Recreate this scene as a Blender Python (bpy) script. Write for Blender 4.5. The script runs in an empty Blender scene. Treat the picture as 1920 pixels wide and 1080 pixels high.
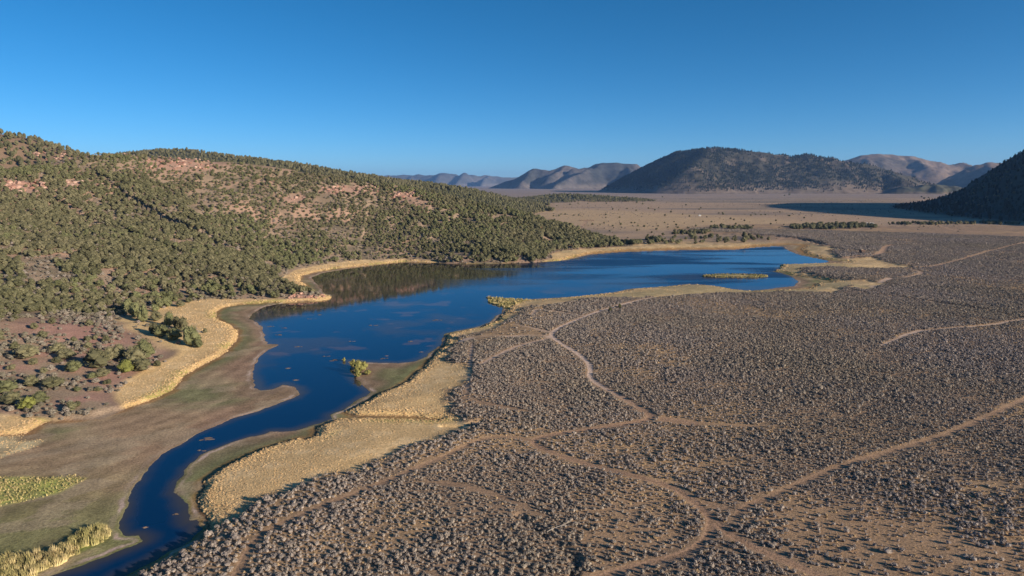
import bpy, math, random
import numpy as np
from mathutils import Vector
random.seed(7); rng = np.random.default_rng(7)

# ------------------------------------------------------------------ camera, sky, sun
F, CX, CY, HOR, CAMZ = 1281.0, 960.0, 540.0, 345.0, 75.0
PITCH = math.atan((CY-HOR)/F)
scene = bpy.context.scene
cam_d = bpy.data.cameras.new('camera'); cam = bpy.data.objects.new('camera', cam_d)
scene.collection.objects.link(cam); scene.camera = cam
cam.location = (0, 0, CAMZ); cam.rotation_euler = (math.pi/2-PITCH, 0, 0)
cam_d.sensor_width = 36.0; cam_d.lens = F/1920*36.0
cam_d.clip_start = 1.0; cam_d.clip_end = 120000.0

SUN_EL, SUN_AZ = math.radians(16), math.radians(29)     # azimuth: degrees behind the camera's right hand
sx, sy, sz = math.cos(SUN_EL)*math.cos(SUN_AZ), -math.cos(SUN_EL)*math.sin(SUN_AZ), math.sin(SUN_EL)
world = bpy.data.worlds.new('World'); scene.world = world; world.use_nodes = True
wn = world.node_tree.nodes; wl = world.node_tree.links
bg = wn['Background']; sky = wn.new('ShaderNodeTexSky')
sky.sky_type = 'NISHITA'; sky.sun_disc = False; sky.sun_elevation = SUN_EL
sky.sun_rotation = math.atan2(sx, sy)
sky.altitude = 1500; sky.air_density = 0.6; sky.dust_density = 1.1; sky.ozone_density = 4.0
hs = wn.new('ShaderNodeHueSaturation'); hs.inputs['Saturation'].default_value = 1.2; hs.inputs['Hue'].default_value = 0.490
wl.new(sky.outputs[0], hs.inputs['Color']); wl.new(hs.outputs[0], bg.inputs['Color'])
bg.inputs['Strength'].default_value = 0.086
sun_d = bpy.data.lights.new('sun', 'SUN'); sun_d.energy = 5.0; sun_d.angle = math.radians(0.5); sun_d.color = (1.0, 0.87, 0.70)
sun = bpy.data.objects.new('sun', sun_d); scene.collection.objects.link(sun)
sun.rotation_euler = Vector((sx, sy, sz)).to_track_quat('Z', 'Y').to_euler()
scene.view_settings.view_transform = 'Standard'; scene.view_settings.look = 'None'
scene.view_settings.exposure = 0.62; scene.view_settings.gamma = 1.0
scene.view_settings.use_curve_mapping = False
scene.render.engine = 'CYCLES'
scene.cycles.volume_bounces = 0; scene.cycles.max_bounces = 6

# ------------------------------------------------------------------ helpers
COL = scene.collection
fwd = np.array([0, math.cos(PITCH), -math.sin(PITCH)]); upv = np.array([0, math.sin(PITCH), math.cos(PITCH)])
def ray(px, py):
    return fwd*F + np.array([1., 0, 0])*(px-CX) - upv*(py-CY)
def gp(px, py, z=3.0):                       # photograph point on the level z
    d = ray(px, py); t = (z-CAMZ)/d[2]; return (d[0]*t, d[1]*t)
def sp(px, py, Y):                           # photograph point at depth Y
    d = ray(px, py); t = Y/d[1]; return (d[0]*t, Y, CAMZ+d[2]*t)
def gpl(pts, z=3.0): return np.array([gp(a, b, z) for a, b in pts])
def spl(pts): return np.array([sp(*p) for p in pts])
def chaikin(P, closed=True):
    Q = []
    n = len(P)
    for i in range(n if closed else n-1):
        a, b = P[i], P[(i+1) % n]; Q += [a*.75+b*.25, a*.25+b*.75]
    if not closed: Q = [P[0]]+Q+[P[-1]]
    return np.array(Q)

def _h(ix, iy, s):
    n = (ix.astype(np.int64)*374761393 + iy.astype(np.int64)*668265263 + s*974634777) & 0x7fffffff
    n = ((n ^ (n >> 13))*1274126177) & 0x7fffffff
    return ((n ^ (n >> 16)) & 0xffff).astype(np.float32)/65535.0
def vnoise(x, y, s=0):
    ix = np.floor(x); iy = np.floor(y); fx = (x-ix).astype(np.float32); fy = (y-iy).astype(np.float32)
    fx = fx*fx*(3-2*fx); fy = fy*fy*(3-2*fy)
    a = _h(ix, iy, s); b = _h(ix+1, iy, s); c = _h(ix, iy+1, s); d = _h(ix+1, iy+1, s)
    return (a*(1-fx)+b*fx)*(1-fy)+(c*(1-fx)+d*fx)*fy
def fbm(x, y, sc, o=4, s=0):                 # 0..1, mean .5
    v = 0; a = .5; t = 0
    ca, sa = .8, .6; x = x/sc; y = y/sc
    for k in range(o):
        v = v+a*vnoise(x+17.3*k, y-9.1*k, s+k); t += a; a *= .5
        x, y = 2.03*(ca*x-sa*y), 2.03*(sa*x+ca*y)
    return v/t
def ss(a, b, x):
    t = np.clip((x-a)/(b-a), 0, 1); return t*t*(3-2*t)
def polydist(x, y, P, closed=True, val=None, half=None):
    """distance to polyline P; also inside test, and value interpolated along it"""
    x = x.astype(np.float32); y = y.astype(np.float32)
    best = np.full(x.shape, 1e18, np.float32); ins = np.zeros(x.shape, bool)
    v = np.zeros(x.shape, np.float32) if val is not None else None
    n = len(P)
    for i in range(n if closed else n-1):
        ax, ay = P[i][:2]; bx, by = P[(i+1) % n][:2]
        dx, dy = bx-ax, by-ay; L = dx*dx+dy*dy+1e-9
        t = ((x-ax)*dx+(y-ay)*dy)/L; np.clip(t, 0, 1, out=t)
        d2 = (x-ax-t*dx)**2+(y-ay-t*dy)**2
        if val is not None:
            m = d2 < best; v[m] = (val[i]+(val[(i+1) % n]-val[i])*t)[m]
        np.minimum(best, d2, out=best)
        if closed and ay != by:
            c = ((ay > y) != (by > y)) & (x < (y-ay)/dy*dx+ax); ins ^= c
    d = np.sqrt(best)
    if closed: d = np.where(ins, -d, d)
    return (d, v) if val is not None else d

OUT = [(40,352,90,22,70,1.),(137,345,34,10,18,.8),(185,349,18,7,8,.7),(78,472,34,8,10,.5),(345,306,150,26,90,.65),(100,292,90,14,34,.6),(555,372,44,8,14,.6),(660,357,120,14,40,.65),(755,368,44,10,16,.75),(575,557,66,8,30,.7),(260,287,60,8,22,.7)]
# ------------------------------------------------------------------ outlines seen in the photograph, laid on the ground
W = [(40,1105),(89,1080),(151,1060),(182,1047),(216,1034),(247,1021),(259,1015),(250,1008),(224,1006),(211,993),(219,974),(232,954),(242,925),(260,896),(281,868),(307,847),(339,829),(365,813),(398,800),(433,785),(483,770),(525,754),(547,746),(557,738),(550,727),(530,722),(513,730),(490,732),(477,727),(471,713),(474,690),(483,670),(500,656),(520,647),(499,645),(493,637),(491,613),(480,604),(465,598),(473,588),(495,575),(533,568),(573,566),(600,564),(617,562),(621,553),(607,550),(600,542),(590,530),(583,520),(600,513),(657,503),(723,494),(757,491),(823,493),(873,495),(940,494),(1007,492),(1060,488),(1107,477),(1173,472),(1273,469),(1380,468),(1413,464),(1447,462),(1467,462),(1478,470),(1495,477),(1523,483),(1545,487),(1557,490),(1533,495),(1495,496),(1465,497),(1461,503),(1466,507),(1447,509),(1465,512),(1482,518),(1498,527),(1492,536),(1465,539),(1440,542),(1410,545),(1377,542),(1347,537),(1322,534),(1288,533),(1247,537),(1180,542),(1167,545),(1150,549),(1067,557),(983,562),(958,561),(913,558),(917,567),(940,575),(948,577),(938,588),(925,597),(922,603),(900,612),(863,620),(835,626),(827,647),(800,670),(780,677),(747,682),(693,680),(657,678),(662,693),(673,710),(680,720),(697,735),(680,747),(643,770),(623,778),(627,785),(597,795),(557,808),(537,810),(508,811),(502,815),(470,820),(435,830),(420,837),(392,848),(377,857),(357,877),(352,890),(340,903),(328,922),(341,930),(357,951),(362,972),(378,968)]
WB = [(402,972),(378,995),(325,1024),(273,1050),(213,1080),(120,1125),(-100,1230)]     # top of the cut bank
def bankfoot(pts, off=4.5): 
    P = gpl(pts, 4.0); d = np.array([-.75, .66])*off; return P+d
Wp = np.vstack([gpl(W, 0), bankfoot(WB), gpl([(-500, 1300)], 0)])
Mm = [(-900,830),(-300,820),(-40,822),(20,818),(55,813),(87,793),(173,785),(233,770),(283,753),(320,737),(343,713),(367,693),(400,676),(427,660),(444,640),(450,620),(433,610),(408,597),(407,587),(422,577),(450,572),(517,567),(560,565.3),(600,563),(620,561),(624,556),(612,553),(590,549),(578,538),(563,527),(565,518),(582,512),(623,505),(690,497),(757,490),(823,492),(873,494),(940,493),(1007,491),(1050,488),(1085,480),(1107,475),(1173,469.5),(1273,466.5),(1380,465.5),(1413,461.5),(1447,459),(1478,458),(1512,460),(1500,467),(1510,476),(1545,485),(1562,487),(1594,491),(1582,494),(1533,494.3),(1490,495.4),(1463,496),(1459,503),(1447,508),(1466,510),(1483,515),(1523,521),(1557,527),(1560,529),(1547,531),(1527,531),(1530,535),(1513,542),(1482,543.5),(1440,545),(1410,547),(1377,544),(1347,538.5),(1322,535.5),(1288,534.5),(1247,538.5),(1180,543.5),(1150,550),(1067,558.5),(983,565),(958,570),(950,577),(940,590),(926,602),(903,613),(863,622),(838,628),(830,648),(810,668),(793,687),(763,713),(740,727),(707,740),(690,750),(645,772),(667,780),(720,781),(780,783),(822,788),(780,786.5),(693,784.5),(640,785),(630,786.5),(597,799),(590,803),(594,808),(590,818),(573,825),(562,822),(523,832),(493,842),(465,853),(415,878),(378,903),(382,910),(368,933),(373,947),(378,958),(388,966)]
Mp = np.vstack([gpl(Mm, .4), bankfoot(WB, 3.2), gpl([(-900, 1400)], 0)])
Ss = [(213,1080),(273,1050),(325,1024),(378,995),(405,972),(438,958),(457,942),(490,925),(512,918),(557,908),(590,893),(657,880),(687,866),(733,843),(800,820),(840,800),(873,792),(863,777),(847,760),(840,727),(873,707),(867,687),(843,670),(839,653),(855,630),(903,617),(937,604),(957,592),(970,581),(1000,571),(1067,566),(1100,559),(1217,556),(1280,552),(1397,548),(1480,545),(1557,549),(1578,545),(1598,535),(1623,541),(1648,530),(1615,525),(1557,519.5),(1515,512),(1497,501),(1557,498.5),(1640,502.5),(1713,500.5),(1673,491),(1632,482),(1598,481.5),(1573,482),(1557,474),(1553,469),(1575,467),(1540,458),(1498,447),(1457,442),(1400,437),(1330,434),(1290,428),(1400,422),(1500,421),(1620,424),(1750,424),(1920,423),(2500,430),(5200,600),(5200,1300)]
Sp = np.vstack([gpl(Ss, 3.2), gpl([(3000,2600),(300,2600),(-60,1225)], 3.2)])
FOOT = [(-900,800),(-300,785),(-60,782),(0,779),(90,783),(190,778),(235,760),(222,735),(240,718),(283,692),(342,667),(352,652),(377,637),(375,618),(342,602),(300,582),(342,570),(383,563),(517,560.5),(560,559),(600,557),(606,552),(575,540),(532,527),(533,519),(553,507),(590,500),(657,491),(757,485.5),(807,487),(830,491),(900,491),(1005,489),(1036,485),(1035,476),(1060,471),(1100,467),(1170,463),(1215,458)]
FOOTp = gpl(FOOT, 2.0)
CREST = spl([(1222,456,835),(1180,450,845),(1150,442,850),(1080,419,865),(980,392,880),(930,379,890),(880,369,900),(820,355,905),(760,344,905),(700,334,905),(640,325,895),(570,315,880),(500,304,865),(430,296,850),(350,290,820),(250,281,790),(190,280,760),(140,286,740),(90,300,715),(20,308,690),(-100,320,640),(-300,320,580),(-600,330,540),(-900,380,500)])
CREST[:, 2] -= np.clip(CREST[:, 0]*0+4.5, 0, 4.5); CREST[:, 2] = np.maximum(CREST[:, 2], 3.0)
HILLp = np.vstack([FOOTp, CREST[:, :2]])
ROADS = [
 ([(1260,553),(1217,558),(1160,572),(1110,585),(1060,607),(1036,620),(1033,628),(1050,640),(1080,658),(1105,678),(1108,690),(1104,705),(1130,722),(1160,738),(1200,763),(1222,775),(1215,785),(1150,796),(1080,806),(1015,815),(1000,823),(1005,832),(1040,848),(1120,872),(1200,893),(1260,908),(1300,935),(1330,965),(1360,995),(1400,1020),(1460,1045),(1540,1080),(1640,1120),(1800,1200)], 1.15, 1.),
 ([(1335,972),(1332,990),(1325,1010),(1290,1035),(1200,1060),(1110,1082),(950,1130)], 1.15, .85),
 ([(2300,600),(1980,725),(1920,750),(1840,790),(1790,812),(1730,830),(1670,848),(1580,872),(1500,905),(1440,930),(1390,950),(1365,985)], 1.0, .55),
 ([(1000,823),(960,815),(905,818),(850,845),(790,870),(740,893),(660,925),(580,955),(500,990),(470,1015),(440,1080),(420,1150)], 1.0, .65),
 ([(1035,630),(1000,626),(950,630),(900,628),(860,636)], 2.2, .85),
 ([(1035,622),(1000,614),(965,606)], 1.2, .8),
 ([(1030,632),(985,642),(950,655),(905,680)], 1.3, .6),
 ([(1225,778),(1260,784),(1290,789),(1350,795),(1420,799),(1460,799)], 1.1, .4),
 ([(1990,592),(1910,600),(1860,610),(1770,618),(1725,622),(1690,632),(1655,648)], .9, .7),
 ([(1250,784),(1270,787),(1300,791)], 2.4, .8),
 ([(1688,632),(1705,627),(1728,621)], 1.4, .75),
 ([(1300,930),(1350,950),(1400,955)], 2.6, .5),
 ([(1545,487),(1600,480.5),(1645,478.5),(1655,472),(1660,463),(1673,460.5)], 2.4, 1.),
 ([(2100,410),(1920,455),(1850,472),(1790,490),(1745,500),(1715,500.5),(1640,501)], 1.5, .7),
 ([(1705,503),(1725,508),(1729,512),(1715,517),(1690,520)], 1.6, .7),
 ([(1622,541),(1645,531),(1668,522)], 2.4, .9),
 ([(873,745),(878,715),(885,640)], .7, .5),
 ([(873,745),(940,760),(1010,772)], .7, .45),
 ([(2100,440),(1920,437),(1850,435),(1790,432),(1772,426),(1760,421)], 2.2, .7),
 ([(1690,424),(1620,426),(1600,427),(1580,432)], 2.2, .6),
 ([(1093,425),(1098,414),(1108,405),(1103,395),(1095,390)], 3.0, .7),
 ([(1100,590),(1045,583),(1005,577),(1000,588)], 1.2, .6),
 ([(785,900),(860,905),(930,925),(985,950),(1010,965)], .9, .4),
 ([(1375,990),(1390,962),(1410,952)], .5, .5),
 ([(1440,465),(1470,441),(1520,452),(1560,462)], 2.0, .7),
 ([(1648,552),(1760,567),(1850,580),(1925,598)], 1.0, .5),
 ([(1655,640),(1560,625),(1420,640),(1300,650)], .6, .25),
]
GULLY = [([(1330,437),(1400,438),(1455,441),(1500,446),(1545,456)], 5., 4.0),
 ([(1560,536),(1650,553),(1760,566),(1850,579),(1920,595),(1990,612)], 1.2, 1.1),
 ([(980,968),(995,982),(1020,1000),(1045,1018),(1082,1045),(1070,1085)], 1.3, .8),
 ([(828,789),(870,790),(900,784),(930,790)], 1.0, 1.0)]
ROADp = [(chaikin(chaikin(gpl(p, 3.2), False), False), w, s) for p, w, s in ROADS]
GULLp = [(gpl(p, 3.2), w, s) for p, w, s in GULLY]
REEDS = gpl([(-120,1110),(-120,1060),(0,1050),(60,1042),(110,1020),(150,1005),(190,985),(205,990),(190,1015),(120,1045),(40,1085)], .4)
YGRASS = gpl([(-200,960),(-200,900),(0,893),(60,890),(110,893),(165,895),(110,925),(60,935),(0,948)], .5)
LGRASS = gpl([(-300,860),(-300,815),(0,812),(50,812),(45,822),(92,823),(70,838),(30,850),(0,860)], .5)
MARSH = gpl([(905,556),(960,560),(1000,563),(950,578),(930,574)], .3)
SPARSE = gpl([(1385,960),(1480,932),(1600,940),(1720,948),(1920,990),(2300,1060),(2300,1400),(1560,1250),(1500,1060),(1420,1015)], 3)
GROVE = gpl([(222,600),(262,580),(300,563),(395,562),(392,600),(384,645),(345,655),(290,645),(222,622)], 5)
SPARSE2 = gpl([(1080,925),(1180,905),(1270,930),(1315,970),(1300,1010),(1200,1040),(1120,1055),(1080,1000)], 3)
BARE = gpl([(870,625),(900,612),(960,604),(1030,622),(1020,632),(960,628),(900,640)], 3)
GOLDFAR = gpl([(930,395),(1100,392),(1250,398),(1450,408),(1560,418),(1400,428),(1200,432),(1000,415)], 3)
REDZ = gpl([(-200,800),(0,650),(120,610),(250,605),(345,645),(340,672),(240,735),(235,762),(180,780),(0,780)], 3)

WP_, MP_, SP_ = Wp, Mp, Sp
# hills: (crest points, slope, end)
BACK = spl([(-500,175,1250),(-200,210,1280),(0,251,1300),(50,259,1300),(95,276,1290),(135,290,1270),(170,306,1250)])
BLUE = spl([(270,287,2300),(310,283,2300),(350,283,2300),(400,289,2300),(520,305,2300)])
RID2 = spl([(480,300,1900),(600,318,1900),(640,325,1900),(700,334,1950),(760,342,2000),(830,351,2100),(880,361,2200),(930,372,2300),(990,381,2400)])
RID3 = spl([(970,381,2600),(1020,371,2900),(1060,366,3000),(1100,368,3050),(1150,371,3000)])
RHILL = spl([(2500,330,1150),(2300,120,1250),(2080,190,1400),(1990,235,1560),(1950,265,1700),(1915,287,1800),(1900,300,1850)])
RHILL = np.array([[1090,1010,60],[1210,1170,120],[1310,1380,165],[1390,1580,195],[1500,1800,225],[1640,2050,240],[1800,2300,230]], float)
def ridge(x, y, P, slope, soft=0.0):
    d, v = polydist(x, y, P, False, val=P[:, 2])
    return v, d, v-slope*np.sqrt(d*d+soft*soft)+slope*soft

def terrain(x, y, full=True):
    """height and surface distances for world points"""
    x = np.asarray(x, np.float64); y = np.asarray(y, np.float64)
    r = np.hypot(x, y); o = {}
    n = len(x)
    near = (r < 2600)
    def nd(P, **k):
        out = np.full(n, 900., np.float32); out[near] = polydist(x[near], y[near], P, **k); return out
    wig = (fbm(x, y, 9, 3, 11)-.5)*np.clip(r/150, .6, 3)
    o['dW'] = nd(Wp)+wig*.8+(fbm(x, y, 3.2, 3, 13)-.5)*1.8*ss(600, 300, r); o['dM'] = nd(Mp)+wig*1.4; dS = nd(Sp)+wig*6; o['dS'] = dS
    dW, dM = o['dW'], o['dM']
    dR = np.full(n, 99., np.float32); sR = np.zeros(n, np.float32); dC = np.full(n, 99., np.float32)
    rm = (r < 2600) & (dS < 300)
    for P, w, s in ROADp:
        b0 = P.min(0)-25; b1 = P.max(0)+25
        m = np.nonzero(rm & (x > b0[0]) & (x < b1[0]) & (y > b0[1]) & (y < b1[1]))[0]
        if not len(m): continue
        c = polydist(x[m], y[m], P, False); d = c-w*(1+.0004*r[m])*(.6+.45*fbm(x[m], y[m], 11, 2, 12))
        d = d+.9*ss(10, 0, np.minimum(np.hypot(x[m]-P[0][0], y[m]-P[0][1]), np.hypot(x[m]-P[-1][0], y[m]-P[-1][1])))*w*(s < .6)
        k = d < dR[m]; kk = m[k]; dR[kk] = d[k]; sR[kk] = s; dC[kk] = c[k]
    o['dR'] = dR; o['sR'] = sR; o['dC'] = dC
    g = np.zeros(n, np.float32)
    for P, w, s in GULLp:
        b0 = P.min(0)-40; b1 = P.max(0)+40
        m = np.nonzero((x > b0[0]) & (x < b1[0]) & (y > b0[1]) & (y < b1[1]))[0]
        if not len(m): continue
        c = polydist(x[m], y[m], P, False)
        g[m] = np.maximum(g[m], s*.75*(1-ss(0, w*1.7, c+(fbm(x[m], y[m], 5, 2, 6)-.5)*w*1.2))*(.4+1.1*fbm(x[m], y[m], 12, 2, 5)))
    o['g'] = g
    farm = ss(300, 1200, r)
    und = (fbm(x, y, 190, 3, 3)-.5)*3.0*ss(0, 60, -dS+10)*(1-farm*.3) + (fbm(x, y, 28, 3, 4)-.5)*.9*ss(0, 25, dM)
    z = .05+.35*ss(0, 12, dW) - 2.2*ss(0, 7, -dW) + .10*(fbm(x, y, 6, 3, 8)-.5)*ss(0, 4, dW)
    z = z+1.0*ss(-.2, 2.4+r*.004, dM)+.9*ss(1, 26, dM)+.9*ss(-3, 5, -dS)+und
    z = z-g-.10*ss(.3, -.3, dR)*sR
    isl = (x, y)
    # island
    ix, iy = gp(1376, 517, .5)
    e = ((x-ix)/26.)**2+((y-iy)/8.5)**2+(fbm(x, y, 7, 2, 9)-.5)*.8
    o['isl'] = e; z = np.maximum(z, .75*ss(1.25, .85, e)-2.*ss(1., 2., e))
    # near left hill
    hm = np.nonzero((x < 420) & (y > 150) & (y < 1500) & (x > -1600))[0]
    hz = np.full(n, -99.); hin = np.full(n, 900., np.float32); tt = np.zeros(n, np.float32)
    if len(hm):
        X, Y = x[hm], y[hm]
        dF = polydist(X, Y, FOOTp, False); dH = polydist(X, Y, HILLp, True)
        dCr, zc = polydist(X, Y, CREST, False, val=CREST[:, 2])
        inside = dH < 0
        t = dF/(dF+dCr+1e-3)
        prof = .15*t+.85*(t**1.12)
        nz = (fbm(X, Y, 130, 4, 21)-.5)*26*np.minimum(t*2.2, 1)*np.minimum((1-t)*3, 1)*np.clip(zc/80, 0, 1)+(fbm(X, Y, 25, 4, 22)-.5)*3.5*np.clip(t*6, 0, 1)
        up = z[hm]+np.maximum(zc-3.0, 0)*prof+nz+.05
        back = np.maximum(zc+nz*0-.28*dCr+(fbm(X, Y, 60, 3, 23)-.5)*6*ss(0, 60, dCr), -50)
        h = np.where(inside, up, np.where((dF < dCr) & (dH > 0), -50., back))
        # beyond the foot line (lake side) there is no hill
        frontside = (dF < dCr*1.0+1) & (~inside); h = np.where(frontside, -50, h)
        hz[hm] = h; hin[hm] = np.where(inside, dH, np.where(h > z[hm]+.5, -3., 50.)); tt[hm] = np.where(inside, t, 1.)
    o['hill'] = hin; o['t'] = tt
    z = np.where(hz > z, hz, z)
    rel = (fbm(x, y, 300, 5, 31)-.5)
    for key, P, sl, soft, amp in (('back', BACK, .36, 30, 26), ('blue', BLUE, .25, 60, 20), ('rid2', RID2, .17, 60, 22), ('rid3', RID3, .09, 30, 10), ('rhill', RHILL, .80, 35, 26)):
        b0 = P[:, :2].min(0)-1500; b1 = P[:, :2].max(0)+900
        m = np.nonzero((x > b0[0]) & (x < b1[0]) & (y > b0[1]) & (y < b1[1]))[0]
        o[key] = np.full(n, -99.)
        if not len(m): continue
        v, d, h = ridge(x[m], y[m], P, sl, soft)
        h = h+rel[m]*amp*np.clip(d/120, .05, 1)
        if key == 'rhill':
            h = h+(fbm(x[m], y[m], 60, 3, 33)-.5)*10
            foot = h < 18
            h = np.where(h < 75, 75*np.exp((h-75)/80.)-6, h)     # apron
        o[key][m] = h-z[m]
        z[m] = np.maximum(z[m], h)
    o['z'] = z
    return o

def mix(a, b, t): return a*(1-t[:, None])+np.asarray(b, np.float32)*t[:, None]
def albedo(x, y, o):
    n = len(x); r = np.hypot(x, y)
    c = np.tile(np.array([.33, .22, .14], np.float32), (n, 1))
    n1 = fbm(x, y, 60, 4, 41); n2 = fbm(x, y, 4.5, 4, 42); n3 = fbm(x, y, 18, 4, 43); n4 = fbm(x, y, 260, 4, 44)
    # sage plain: tan to pinkish soil and dry grass
    c = mix(c, (.42, .275, .155), ss(.48, .68, n1)); c = mix(c, (.21, .155, .115), ss(.5, .75, n3)*.6)
    spz = np.maximum(ss(6, -10, polydist(x, y, SPARSE)), ss(4, -6, polydist(x, y, SPARSE2)))
    c = mix(c, (.38, .245, .145), spz*.75*(.5+n3))
    # open plain beyond
    far = ss(0, 60, o['dS'])*ss(800, 950, y)
    yy = y*.35
    fb = fbm(x*.25, y, 260, 4, 45); fb2 = fbm(x*.3, y, 90, 4, 46)
    pc = mix(np.tile(np.array([.31, .23, .165], np.float32), (n, 1)), (.42, .29, .19), ss(.42, .62, fb))
    pc = mix(pc, (.20, .165, .135), ss(.5, .7, fb2)*.65)
    pc = mix(pc, (.50, .345, .20), ss(60, -100, polydist(x, y, GOLDFAR))*ss(.25, .5, fb2+.12))
    pc = mix(pc, (.29, .22, .18), ss(2600, 4500, y)*.8)
    c = c*(1-far[:, None])+pc*far[:, None]
    # roads
    rd = ss(.3, -.3, o['dR']+(n2-.5)*.8)*o['sR']
    halo = ss(2.2, 0, o['dR']+(n3-.5)*3)*o['sR']*.28
    c = mix(c, (.33, .215, .13), halo)
    rc = mix(np.tile(np.array([.46, .29, .19], np.float32), (n, 1)), (.25, .17, .105), ss(.45, .15, o['dC'])*ss(400, 150, r))
    rc = mix(rc, (.36, .22, .14), ss(250, 190, y)*.6); rc = mix(rc, (.66, .49, .38), ss(210, 260, y)*ss(700, 400, y)*.9)
    c = c*(1-rd[:, None])+rc*rd[:, None]
    c = mix(c, (.36, .24, .14), ss(4, -4, polydist(x, y, BARE))*.8)
    # dry golden grass between mud and sage
    gm = ss(-1.5, 2.0, o['dS']+(n2-.5)*3)*ss(900, 800, y)
    gc = mix(np.tile(np.array([.66, .45, .22], np.float32), (n, 1)), (.45, .315, .175), ss(.40, .62, n3)*.8*ss(-40, 20, x))
    gc = mix(gc, (.70, .50, .27), ss(.5, .68, n2)*.8)
    gc = mix(gc, (.37, .30, .16), ss(.5, .68, fbm(x, y, 45, 3, 47))*.7*ss(-40, 20, x))
    gc = mix(gc, (.70, .47, .20), ss(7, 1, o['dM'])*.75)
    gc = mix(gc, (.36, .34, .09), ss(.60, .70, fbm(x, y, 22, 2, 48))*ss(9, 1, o['dM'])*.8)
    c = c*(1-gm[:, None])+gc*gm[:, None]
    # mud flats
    mm = ss(.5, -.5, o['dM'])
    mc = np.tile(np.array([.325, .245, .145], np.float32), (n, 1))
    st = fbm(x*.5+y*.5, (y-x)*1.2, 26, 4, 51)
    mc = mix(mc, (.19, .175, .085), ss(.42, .62, st)); 
    mc = mix(mc, (.31, .205, .125), ss(.52, .70, fbm(x, y, 40, 4, 52))*.8)
    mc = mix(mc, (.25, .155, .105), ss(16, 4, o['dW']+(n3-.5)*18)*.75*ss(150, 220, y))
    mc = mix(mc, (.15, .155, .07), ss(-10, -1.5, o['dM']+(n3-.5)*4)*ss(.36, .52, n1)*.8)
    mc = mix(mc, (.17, .17, .065), ss(185, 135, y)*ss(.25, .5, n3)*.75)
    mc = mix(mc, (.30, .15, .055), ss(-3, -.6, o['dM'])*.6)
    mc = mix(mc, (.42, .31, .24), ss(1.9, .9, o['dW']+(n2-.5)*1.6)*ss(.0, .5, o['dW'])*(.25+.9*ss(.42, .6, fbm(x, y, 11, 3, 53))))
    bd = .5+.5*np.sin((o['dM']+8*fbm(x, y, 40, 3, 55))*.9); mc = mc*(1+.10*(bd[:, None]-.5)*2)
    mc = mix(mc, (.33, .25, .16), ss(.58, .68, fbm(x*.6+y*.3, y-x*.6, 9, 4, 56))*.6)
    mc = mix(mc, (.50, .40, .23), ss(1, -2, polydist(x, y, LGRASS)+(n3-.5)*8)*(.4+n2))
    mc = mix(mc, (.33, .33, .09), ss(1, -2, polydist(x, y, YGRASS)+(n3-.5)*4)*(.3+n2))
    mc = mix(mc, (.17, .20, .05), ss(1, -2, polydist(x, y, REEDS)+(n3-.5)*3))
    mc = mix(mc, (.15, .19, .05), ss(3, -2, polydist(x, y, MARSH)))
    mc = mc*(.93+.45*n2[:, None])
    # lake bottom / orange north shore
    c = c*(1-mm[:, None])+mc*mm[:, None]
    c = mix(c, (.17, .09, .05), ss(.8, .15, np.abs(o['dM']-.3))*ss(700, 400, r)*.9)
    c = mix(c, (.36, .19, .07), ss(9, 2, np.abs(o['dM']))*ss(650, 760, y)*.75*(o['dW'] > 0))
    ism = ss(1.3, 1.0, o['isl'])
    c = mix(c, (.16, .15, .05), ism); c = mix(c, (.42, .33, .16), ss(.45, .2, o['isl']))
    # hillside soil
    hm = ss(1, -3, o['hill']+(n3-.5)*6)
    hc = mix(np.tile(np.array([.31, .225, .155], np.float32), (n, 1)), (.37, .24, .17), ss(.5, .66, n1))
    hc = mix(hc, (.15, .125, .085), ss(.5, .65, n3)*.7)
    hc = mix(hc, (.385, .215, .165), ss(8, -25, polydist(x, y, REDZ)+(n1-.5)*30)*ss(.35, .6, n3)*.9)
    hc = mix(hc, (.60, .42, .21), ss(4, -8, polydist(x, y, GROVE)+(n3-.5)*14))
    dd_ = y*math.cos(PITCH)-(o['z']-CAMZ)*math.sin(PITCH); dd_ = np.maximum(dd_, 1); PX = CX+F*x/dd_; PY = CY-F*(y*math.sin(PITCH)+(o['z']-CAMZ)*math.cos(PITCH))/dd_
    rk = np.zeros(n)
    for (a, b, w, h, nb, s_) in OUT: rk = np.maximum(rk, np.exp(-(((PX-a)/(w*.55))**2+((PY-b)/(h*.7))**2)**1.5))
    rk = ss(.25, .6, rk+(n2-.5)*.6)*(y > 200)
    hc = mix(hc, (.34, .215, .16), rk)
    c = c*(1-hm[:, None])+hc*hm[:, None]
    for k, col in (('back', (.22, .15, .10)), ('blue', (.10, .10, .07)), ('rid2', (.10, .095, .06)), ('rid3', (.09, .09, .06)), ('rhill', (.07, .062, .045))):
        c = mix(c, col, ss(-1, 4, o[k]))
    c *= (.86+.28*n2[:, None])
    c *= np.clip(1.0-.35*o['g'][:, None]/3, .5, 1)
    return c

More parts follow.
